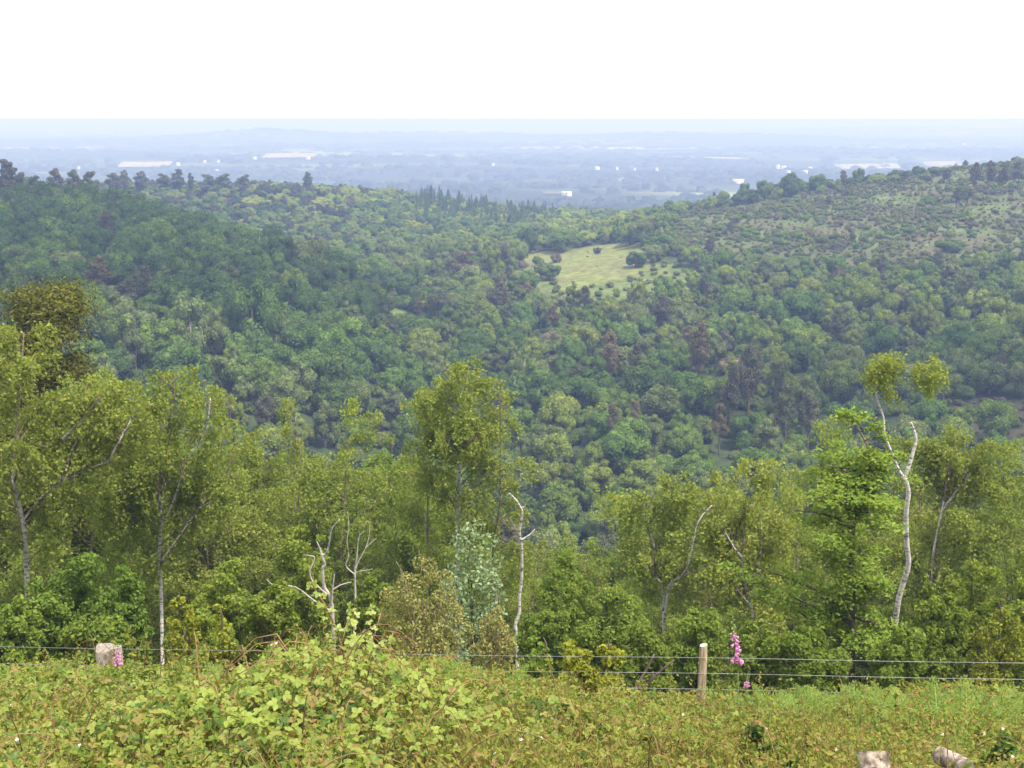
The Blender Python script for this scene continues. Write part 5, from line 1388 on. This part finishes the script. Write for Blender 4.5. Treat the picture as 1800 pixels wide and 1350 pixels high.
acc = Acc()                                         # bramble thicket filling the bank
C, N, rng = scatter_leaves('b', 40000, (4.6, 18.0), .07, LF, LFQ, None, 1, extra=lambda X, Y: np.clip(.62 - .45 * np.tanh((ground_px(X, Y)[0] - 900) / 350), .12, 1) * patchiness(3, .3)(X, Y))
V, Q = stamp(LF, LFQ, C, frames(N, rng), .052 * rng.uniform(.5, 1.45, len(C)) * np.clip(1 + .35 * wob(C[:, 0], C[:, 1], .8, 6.0), .6, 1.4)); acc.add(V, Q, 0)
rnd = random.Random(4)
for k in range(110):                                # arching stems
    Y = rnd.uniform(6, 14.5); X = rnd.uniform(-.44, .44) * (Y + 1); az = rnd.random() * 6.28; l_ = rnd.uniform(.5, 1.3)
    h0 = float(veg(X, Y))
    p = [Vector((X, Y, gz(X, Y))), Vector((X + math.cos(az) * l_ * .3, Y + math.sin(az) * l_ * .3, gz(X, Y) + h0 * rnd.uniform(.9, 1.1))), Vector((X + math.cos(az) * l_ * .8, Y + math.sin(az) * l_ * .8, gz(X + math.cos(az) * l_ * .8, Y + math.sin(az) * l_ * .8) + h0 * .85))]
    hh = p[1].z - p[0].z; pth = [p[0].lerp(p[2], t) + Vector((.05 * math.sin(3 * t + k), .05 * math.cos(2 * t + k), hh * 1.15 * math.sin(math.pi * min(1, t * .8 + .06)) * (1 - .25 * t))) for t in np.linspace(0, 1, 11)]; tube(acc, pth, np.linspace(.0055, .002, 11), 4, 1)
tag(link('bramble_thicket', acc.mesh('bramble_thicket', [M['bramble'], M['stem bramble']])), 'yellow-green bramble thicket covering the bank in front of the fence', 'brambles', kind='stuff')

acc = Acc()                                         # small-leaved herbs and heather shoots, with orange and red tips
HB = LEAF2 * np.array([.8, 1, 1])
C, N, rng = scatter_leaves('h', 60000, (4.6, 18.0), .04, HB, LEAF2Q, None, 2, tilt=.8, depth=.16, lift=.03, extra=lambda X, Y: np.clip(.55 + .4 * np.tanh((ground_px(X, Y)[0] - 800) / 400), .2, 1) * patchiness(7, .1)(X, Y))
leaves(acc, C, N, .042 * rng.uniform(.5, 1.6, len(C)), rng, 0, HB, LEAF2Q)
rng = np.random.default_rng(31)
for k in range(1100):                                # upright sprigs standing out of the cover
    Y = rng.uniform(5.5, 15.5); X = rng.uniform(-.46, .46) * (Y + 1); h0 = float(veg(X, Y)); l_ = rng.uniform(.08, .34)
    b0 = np.array([X, Y, gz(X, Y) + h0 * .85]); tip = b0 + np.array([rng.normal(0, .04), rng.normal(0, .04), l_ + h0 * .15])
    nl = int(rng.integers(10, 20)); u = rng.random(nl)[:, None]
    leaves(acc, b0 + (tip - b0) * u + rng.normal(0, .02, (nl, 3)), rng.normal(0, .7, (nl, 3)) + [0, 0, .6], .04 * rng.uniform(.6, 1.4, nl), rng, 0, HB, LEAF2Q)
tag(link('herb_cover', acc.mesh('herb_cover', M['herb'])), 'low yellowish herbs with orange-tinted leaves mixed among the brambles', 'herbs', kind='stuff')

acc = Acc()                                         # grass blades
rng = np.random.default_rng(17)
cen = [(-2.0, 8.0, 60), (-2.6, 9.0, 50), (.05, 7.4, 90), (-.25, 7.9, 70), (.5, 7.6, 50), (1.7, 8.6, 40), (-3.2, 7.4, 60), (2.6, 9.5, 40), (.9, 10.5, 50), (-3.9, 10.5, 40), (.4, 12.2, 50), (3.1, 12, 40)] + [(rng.uniform(-.4, .4) * (y + 1), y, 16) for y in rng.uniform(6, 14, 60)]
for X, Y, n in cen:
    for k in range(n * 3):
        x, y = X + rng.normal(0, .22), Y + rng.normal(0, .22); h0 = float(veg(x, y)); z = gz(x, y) + h0 * .45; l_ = rng.uniform(.25, .6)
        d = np.array([rng.normal(0, .10), rng.normal(0, .10), l_]); w_ = np.array([.0045, 0, 0]) if k % 2 else np.array([0.003, .0035, 0])
        p0 = np.array([x, y, z]); p1 = p0 + d * .6; p2 = p0 + d + np.array([d[0] * .6, d[1] * .6, -.03])
        acc.add([p0 - w_, p0 + w_, p1 + w_ * .8, p1 - w_ * .8, p2 + w_ * .2, p2 - w_ * .2], [(0, 1, 2, 3), (3, 2, 4, 5)], 0)
tag(link('grass', acc.mesh('grass', M['grass'])), 'thin straw and reddish grass blades between the brambles', 'grass', kind='stuff')

# large bramble leaves of the central mound, one by one
FL = np.stack([P(x, y, 9) for x, y in [(560, 1240)]])
root = empty('bramble_bush', (-1.55, 9.6, gz(-1.55, 9.6))); rb = np.array(root.location)
tag(root, 'dense bramble mound with big light leaves in the left centre foreground', 'bramble bush')
w_ = Acc(); rnd = random.Random(8)
for k in range(26):
    az = rnd.random() * 6.28; l_ = rnd.uniform(.5, 1.5); X, Y = -1.55 + rnd.gauss(0, .35), 9.6 + rnd.gauss(0, .4)
    e = Vector((X + math.cos(az) * l_, Y + math.sin(az) * l_, 0)); e.z = gz(e.x, e.y) + float(veg(e.x, e.y)) * .9
    p = [Vector((X, Y, gz(X, Y))), Vector((X + math.cos(az) * l_ * .4, Y + math.sin(az) * l_ * .4, gz(X, Y) + float(veg(X, Y)) * 1.05)), e]
    tube(w_, [q - Vector(rb) for q in smooth_path(p, 4)], np.linspace(.008, .003, 9), 5, 0)
link('stems', w_.mesh('bramble_stems', M['stem bramble'], True), root)
rng = np.random.default_rng(55)
def rot_obj(o, N, spin):
    q = Vector(N).normalized().to_track_quat('Z', 'Y'); o.rotation_mode = 'QUATERNION'
    o.rotation_quaternion = q @ Matrix.Rotation(spin, 3, 'Z').to_quaternion()
big = [mesh_np('bramble_leaf', LF * np.array([s, 1, 1.2]), LFQ, M['bramble']) for s in (.9, 1.0, 1.1)]
for k in range(300):
    a, u = rng.uniform(0, 6.283), rng.random() ** .5
    X, Y = -1.5 + math.cos(a) * u * 1.45, 9.1 + math.sin(a) * u * 1.75
    o = link('leaf', big[k % 3], root, Vector((X, Y, gz(X, Y) + float(veg(X, Y)) + rng.uniform(-.02, .10))) - Vector(rb))
    s = rng.uniform(.050, .078); o.scale = (s, s, s)
    rot_obj(o, (rng.normal(0, .4), rng.normal(-.45, .4), 1), rng.uniform(0, 6.28))

def bramble_shoot(label, q, Y, r0, nleaf, seed, ls=.11):
    b = P(q[0][0], q[0][1], Y); root = empty('bramble_shoot', b); tag(root, label, 'bramble shoot', 'tall bramble shoots')
    pts = smooth_path([P(x, y, Y - .02 * i) - b for i, (x, y) in enumerate(q)], 5); w_ = Acc()
    tube(w_, pts, np.linspace(r0, r0 * .45, len(pts)), 7, 0); rnd = random.Random(seed)
    link('stem', w_.mesh('shoot_stem', M['stem bramble'], True), root)
    lm_ = mesh_np('shoot_leaf', LF, LFQ, M['shoot'])
    for k in range(nleaf):
        t = .30 + .70 * (k / max(1, nleaf - 1)); i = t * (len(pts) - 1); a = int(min(i, len(pts) - 2)); c = pts[a].lerp(pts[a + 1], i - a)
        az = k * 2.4 + rnd.random(); d = Vector((math.cos(az), math.sin(az), 0)) * rnd.uniform(.03, .09) * (1.3 - t)
        o = link('leaf', lm_, root, c + d); s = ls * (1.0 - .55 * t) * rnd.uniform(.5, .95); o.scale = (s, s, s)
        rot_obj(o, (d.x * 6 + rnd.gauss(0, .2), -.7 + rnd.gauss(0, .3), .7 if t < .93 else .2), rnd.random() * 6.28)
bramble_shoot('tallest bramble shoot, brown stem leaning left with pale leaf tip', [(612, 1195), (604, 1150), (590, 1105), (572, 1065), (556, 1040), (548, 1024)], 9.8, .011, 15, 1)
bramble_shoot('upright bramble shoot just right of the tallest leaning one', [(626, 1190), (625, 1150), (620, 1110), (621, 1085), (618, 1062)], 10.0, .007, 13, 2)
bramble_shoot('short bramble shoot furthest right of the three upright ones', [(644, 1190), (642, 1140), (646, 1105), (652, 1068)], 10.1, .006, 11, 3)
bramble_shoot('arching dark red bramble cane right of the upright shoots', [(645, 1228), (646, 1195), (652, 1160), (664, 1140), (680, 1128), (698, 1124)], 9.6, .009, 14, 4, .13)
bramble_shoot('long low reddish cane arching across the left foreground', [(190, 1254), (240, 1256), (300, 1265), (340, 1278), (375, 1292)], 8.6, .007, 5, 5, .08)
bramble_shoot('low pale cane lying right of the reddish arching cane', [(382, 1290), (410, 1282), (440, 1278), (470, 1276)], 8.7, .005, 3, 6, .08)

# bracken
def frond_mesh(seed):
    rnd = random.Random(seed); acc = Acc(); n = 12
    rach = [Vector((0, t, .30 * t - .42 * t * t)) for t in np.linspace(0, 1, 10)]
    tube(acc, rach, np.linspace(.008, .002, 10), 3, 1, cap=False)
    for i in range(n):
        t = .16 + .82 * i / (n - 1); z = .30 * t - .42 * t * t; w_ = .40 * (1 - t) ** .85 * min(1, (t + .1) * 2.2) + .02
        for s in (-1, 1):
            k = max(2, int(6 * w_ / .36)); dv = np.array([s * .93, .36, -.12 + rnd.gauss(0, .08)])
            for j in range(k):
                u = (j + .5) / k; c = np.array([0, t, z]) + dv * w_ * u; pl = .052 * (1 - .6 * u) * (.5 + w_ / .4) + .008
                for s2 in (-1, 1):
                    d2 = np.array([s * .25, s2 * .95, -.15]) * pl; e = dv * w_ / k * .44
                    acc.add([c - e * .9, c + e * .9, c + d2 + e * .35, c + d2 - e * .35], [(0, 1, 2, 3)], 0)
    return acc.mesh('frond', [M['bracken'], M['stem green']])
FR = [frond_mesh(k) for k in range(3)]
BK = [(425, 1132, 13.4, .95), (452, 1134, 13.8, .9), (505, 1122, 13.6, 1.1), (530, 1128, 13.2, .95), (548, 1140, 13.0, .9), (400, 1146, 12.8, .8), (760, 1128, 12.8, .7), (800, 1135, 13.2, .7), (838, 1128, 13.4, .75), (690, 1135, 13, .6), (735, 1150, 12, .65), (890, 1160, 13, .6),
      (940, 1180, 12.6, .65), (985, 1195, 12.4, .6), (1020, 1185, 12.9, .65), (1060, 1195, 13.2, .6)]
rng = np.random.default_rng(77)
for k in range(34): x = 1290 + 540 * (k + rng.random()) / 34; BK.append((x, 1190 - 14 * math.sin((x - 1290) / 110) + rng.uniform(-22, 40), rng.uniform(12.2, 14.0), rng.uniform(.6, 1.0)))
for k in range(10): BK.append((rng.uniform(1380, 1800), rng.uniform(1225, 1262), rng.uniform(10.5, 12), rng.uniform(.7, .9)))
for k in range(6): BK.append((rng.uniform(30, 380), rng.uniform(1150, 1200), rng.uniform(11, 13), rng.uniform(.4, .55)))
for k in range(16): x = rng.uniform(20, 760); BK.append((x, rng.uniform(1126, 1150) + 8 * math.sin(x / 60), rng.uniform(12.8, 14.2), rng.uniform(.6, .95)))
BLAND = [('the right fence post', 1234, 1185), ('the left fence post', 479, 1145), ('the tall foxglove', 1293, 1140), ('the tallest bramble shoot', 590, 1110), ('the tall pale stump', 180, 1150), ('the left log', 1535, 1315), ('the layered larch sapling', 1760, 1120), ('the leafy oak trunk', 1498, 1170), ('the yellow broom bush', 1036, 1180)]
blab = relate([(x, y, ('large' if s > .7 else 'small') + ' green bracken fern') for x, y, Y, s in BK], BLAND)
for (x, y, Y, s), lb in zip(BK, blab):
    top = P(x, y, Y); g = gz(top.x, Y); base = Vector((top.x, Y, max(g, top.z - .55 * s - .35)))
    root = empty('bracken', (top.x, Y, g), rng.uniform(0, 6.28)); tag(root, lb, 'fern', 'bracken along the fence')
    hgt = base.z - g
    w_ = Acc(); nf = int(rng.integers(6, 10))
    for j in range(nf):
        az = j * 6.283 / nf + rng.uniform(-.3, .3); st = Vector((math.cos(az + 1.57) * .08, math.sin(az + 1.57) * .08, hgt + rng.uniform(-.05, .15)))
        tube(w_, [Vector((0, 0, 0)), Vector((st.x * .3, st.y * .3, st.z * .6)), st], [.006, .005, .004], 4, 0, cap=False)
        o = link('frond', FR[int(rng.integers(3))], root, st); k_ = s * rng.uniform(.6, .95); o.scale = (k_, k_, k_)
        o.rotation_euler = (rng.uniform(.1, .8), rng.uniform(-.25, .25), az)
    link('stalks', w_.mesh('bracken_stalks', M['stem green']), root)

# dark low rose bushes; the last one's dark leaves stand for a shaded hollow
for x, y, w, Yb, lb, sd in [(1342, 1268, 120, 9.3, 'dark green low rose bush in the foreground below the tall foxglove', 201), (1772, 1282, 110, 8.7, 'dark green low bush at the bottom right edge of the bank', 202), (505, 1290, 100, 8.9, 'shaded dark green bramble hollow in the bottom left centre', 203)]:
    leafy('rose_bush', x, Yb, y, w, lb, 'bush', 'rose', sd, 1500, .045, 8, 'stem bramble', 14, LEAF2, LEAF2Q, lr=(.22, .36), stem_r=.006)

for k, (x, yt, Y) in enumerate([(229, 1096, 13.6), (254, 1100, 13.8), (345, 1118, 13.2), (325, 1125, 13.5), (360, 1124, 12.8), (197, 1118, 13.3), (1262, 1192, 13.2), (1128, 1190, 13.4), (300, 1135, 12.9), (1575, 1212, 11.2), (1418, 1262, 9.6)]):
    top = P(x, yt, Y); g = Vector((top.x + .05, Y, gz(top.x, Y))); root = empty('dock_stalk', g)
    tag(root, ['tall orange-tipped stalk left of the pair behind the tall stump', 'tall orange-tipped stalk right of the pair behind the tall stump', 'tall leafy yellow stalk in the left fence gap', 'yellow leafy stalk left of the tall leafy one in the fence gap', 'yellow leafy stalk right of the tall leafy one in the fence gap', 'leafy stalk rising just left above the small foxglove',
               'rusty orange stalk just right of the right fence post', 'rusty stalk under the wires left of the right fence post', 'short stalk among herbs between stump and left post', 'orange seed stalk among the ferns at the right', 'orange seed stalk in the herbs at the bottom right'][k], 'wild plant', 'tall herb stalks by the fence')
    H = top.z - g.z; w_ = Acc(); st = smooth_path([Vector((0, 0, -.05)), Vector((-.02, .01, H * .5)), Vector((-.05, 0, H))], 5); tube(w_, st, np.linspace(.006, .002, len(st)), 5, 0); link('stem', w_.mesh('dock_stem', M['stem bramble'], True), root)
    f_ = Acc(); nl = 70; u = rng.uniform(.35, 1.0, nl); c = np.array([tuple(st[int(q * (len(st) - 1))]) for q in u]) + rng.normal(0, .035, (nl, 3)) * (1.35 - u)[:, None] * 1.3
    leaves(f_, c, rng.normal(size=(nl, 3)) + [0, -.4, .5], .055 * rng.uniform(.5, 1.4, nl) * (1.5 - .7 * u), rng, 0, LEAF2, LEAF2Q); link('foliage', f_.mesh('dock_foliage', M['herb'])  , root)

# foxgloves
BV, BQ = [], []
for i, (r_, z) in enumerate([(.008, 0), (.011, -.012), (.014, -.03), (.020, -.045)]):
    for a in range(6):
        th = a * math.pi / 3; BV.append((r_ * math.cos(th), r_ * math.sin(th), z - (.004 if i == 3 and a in (4, 5) else 0)))
for i in range(3): BQ += [(i * 6 + a, i * 6 + (a + 1) % 6, (i + 1) * 6 + (a + 1) % 6, (i + 1) * 6 + a) for a in range(6)]
BQ += [(0, 1, 2, 3), (0, 3, 4, 5)]
BELL = mesh_np('bell', np.array(BV) * 1.25, BQ, M['petal'], smooth=True)
BUD = mesh_np('bud', np.array(BV) * np.array([.6, .6, .7]), BQ, M['stem green'], smooth=True)
SEP = mesh_np('foxglove_leaf', LEAF2 * np.array([.5, 1, 1]), LEAF2Q, M['bush'])
def foxglove(label, ptop, pbot, pfl0, pfl1, Y, seed, k=1.0):
    b = P(pbot[0], pbot[1], Y); top = P(ptop[0], ptop[1], Y); root = empty('foxglove', b); tag(root, label, 'foxglove', 'foxgloves by the fence')
    H = top.z - b.z; rnd = random.Random(seed); w_ = Acc(); dx = top.x - b.x
    st = smooth_path([Vector((0, 0, -.4)), Vector((dx * .15, 0, H * .3)), Vector((dx * .55, .01, H * .7)), Vector((dx, 0, H))], 5)
    tube(w_, st, np.linspace(.009, .002, len(st)), 6, 0); link('stem', w_.mesh('foxglove_stem', M['stem green'], True), root)
    def at(z):
        t = z / H; return Vector((dx * t ** 1.3, 0, z))
    z0, z1 = P(0, pfl0, Y).z - b.z, P(0, pfl1, Y).z - b.z
    nb = 24
    for i in range(nb):
        t = i / (nb - 1); c = at(z0 + (z1 - z0) * t); az = -1.57 + rnd.gauss(0, .9); s = (1.25 - .65 * t) * k
        d = Vector((math.cos(az), math.sin(az), 0)) * .012
        o = link('flower', BELL, root, c + d); o.scale = (s, s, s)
        o.rotation_euler = (0, math.radians(rnd.uniform(-70, -40)), az); o.rotation_euler = Vector((math.cos(az) * .8, math.sin(az) * .8, -.55)).to_track_quat('-Z', 'Y').to_euler()
    for i in range(12):
        t = i / 11; c = at(z1 + (H - z1) * t * .96); az = rnd.random() * 6.28
        o = link('bud', BUD, root, c + Vector((math.cos(az), math.sin(az), 0)) * .006); s = (1.1 - .7 * t) * k; o.scale = (s, s, s)
        o.rotation_euler = Vector((math.cos(az), math.sin(az), -.3)).to_track_quat('-Z', 'Y').to_euler()
    for i in range(6):
        az = rnd.random() * 6.28; o = link('leaf', SEP, root, at(max(.02, (z0 - .05) * rnd.random())) + Vector((math.cos(az), math.sin(az), 0)) * .05); s = .13 * k; o.scale = (s, s, s)
        rot_obj(o, (math.cos(az), math.sin(az), 1), rnd.random() * 6)
foxglove('tall pink foxglove spike right of the fence post', (1287, 1079), (1298, 1222), 1160, 1112, 13.6, 1, 1.0)
foxglove('small pink foxglove in front of the tall pale stump', (207, 1132), (208, 1185), 1166, 1142, 12.6, 2, .55)
foxglove('short half-open foxglove below the tall foxglove', (1318, 1172), (1310, 1222), 1204, 1197, 13.2, 3, .42)

# stump and logs
def stump(px, ptop, pw, Y, label, seed):
    p = P(px, ptop, Y); fw = Y * math.cos(PITCH) - p.z * math.sin(PITCH); r0 = pw / F * fw / 2; b = Vector((p.x, Y, gz(p.x, Y)))
    root = empty('tree_stump', b); tag(root, label, 'stump', 'stumps and logs'); H = p.z - b.z; rnd = random.Random(seed); n, k = 22, 9; V = []
    ph = [rnd.uniform(0, 6.28) for _ in range(4)]
    for i in range(k):
        t = i / (k - 1)
        for a in range(n):
            th = 2 * math.pi * a / n; fl = 1 + .45 * (1 - t) ** 2.2
            r = r0 * fl * (1 + .10 * math.sin(3 * th + ph[0]) + .06 * math.sin(7 * th + ph[1] + t) + rnd.uniform(-.03, .03))
            z = H * t + ((.022 * math.sin(2 * th + ph[2]) + .010 * math.sin(5 * th)) if i == k - 1 else 0)
            V.append((r * math.cos(th), r * math.sin(th) * .9, z))
    Q = [(i * n + a, i * n + (a + 1) % n, (i + 1) * n + (a + 1) % n, (i + 1) * n + a) for i in range(k - 1) for a in range(n)]
    link('trunk', mesh_np('stump_trunk', V, Q, M['stump bark']), root)
    ring = np.array(V[-n:]); c = ring.mean(0) + np.array([0, 0, .01]); inner = c + (ring - c) * .55 + np.array([0, 0, .012])
    Vt = np.vstack([ring + [0, 0, .001], inner, c[None]])
    Qt = [(a, (a + 1) % n, n + (a + 1) % n, n + a) for a in range(n)] + [(n + a, n + a + 1, n + (a + 2) % n, 2 * n) for a in range(0, n, 2)]
    link('cut_face', mesh_np('stump_cut', Vt, Qt, M['stump cut']), root)
stump(190, 1138, 44, 16.4, 'tall pale weathered stump behind the left fence wires', 3)

def log(p0, p1, r, label, seed, Y0, Y1):
    a, b = P(p0[0], p0[1], Y0), P(p1[0], p1[1], Y1); root = empty('log', a); tag(root, label, 'log', 'stumps and logs'); d = b - a; rnd = random.Random(seed); n, k = 16, 8
    z = d.normalized(); x = z.orthogonal().normalized(); y = z.cross(x); V = []
    for i in range(k):
        t = i / (k - 1)
        for j in range(n):
            th = 2 * math.pi * j / n; rr = r * (1 + .07 * math.sin(2 * th + 1 + 2 * t) + .05 * math.sin(5 * th + 3 * t) + rnd.uniform(-.035, .035)) * (1 - .08 * t)
            V.append(d * t + (x * math.cos(th) + y * math.sin(th)) * rr + z * rnd.uniform(-.006, .006))
    V = np.array([tuple(v) for v in V]); Q = [(i * n + j, i * n + (j + 1) % n, (i + 1) * n + (j + 1) % n, (i + 1) * n + j) for i in range(k - 1) for j in range(n)]
    link('trunk', mesh_np('log_trunk', V, Q, M['log bark']), root)
    for s, e in ((0, -1), (k - 1, 1)):
        ring = V[s * n:(s + 1) * n] + np.array(z) * .001 * e; c = ring.mean(0) + np.array(z) * .004 * e
        Qt = [(q, q + 1, (q + 2) % n, n) if e > 0 else (n, (q + 2) % n, q + 1, q) for q in range(0, n, 2)]
        link('cut_face', mesh_np('log_cut', np.vstack([ring, c[None]]), Qt, M['log cut']), root)
log((1536, 1352), (1532, 1322), .115, 'left log end with flat pale top among the herbs at bottom right', 5, 7.72, 7.78)
log((1652, 1328), (1698, 1348), .06, 'right log lying tilted among the herbs at bottom right', 9, 7.9, 7.6)

# small pale blossoms in the cover
FLW = []
for a in range(5):
    th = a * 1.2566; FLW += [(0, 0, 0), (.5 * math.cos(th - .45), .5 * math.sin(th - .45), .1), (1.0 * math.cos(th), 1.0 * math.sin(th), .12), (.5 * math.cos(th + .45), .5 * math.sin(th + .45), .1)]
FLQ = np.array([(4 * a, 4 * a + 1, 4 * a + 2, 4 * a + 3) for a in range(5)])
BL = mesh_np('blossom', np.array(FLW), FLQ, M['petal white'])
spots = [(20, 1240), (1333, 1278), (1347, 1282), (916, 1300), (1087, 1268), (1132, 1275), (954, 1297), (1201, 1256), (1601, 1344), (1730, 1290), (1763, 1281), (1762, 1305), (1656, 1290), (1470, 1318), (870, 1326), (1440, 1300), (1780, 1330), (30, 1300), (140, 1310)]
flab = relate([(x, y, 'tiny pale blossom in the low leaves') for x, y in spots], BLAND)
rng = np.random.default_rng(6)
for (x, y), lb in zip(spots, flab):
    v = -(y - PY0) / F                                # walk the sight line down to the plant cover
    for Y in np.arange(6, 15, .02):
        p = P(x, y, Y)
        if p.z < gz(p.x, Y) + float(veg(p.x, Y)) + .03: break
    o = link('blossom', BL, None, p); s = rng.uniform(.014, .02); o.scale = (s, s, s); rot_obj(o, (rng.normal(0, .3), -.8, .7), rng.uniform(0, 6))
    tag(o, lb, 'blossom', 'pale blossoms in the bramble cover')
print('triangles', 2 * sum(len(m_.polygons) for m_ in bpy.data.meshes))
print('done', round(time.time() - T0, 1), len(bpy.data.objects))
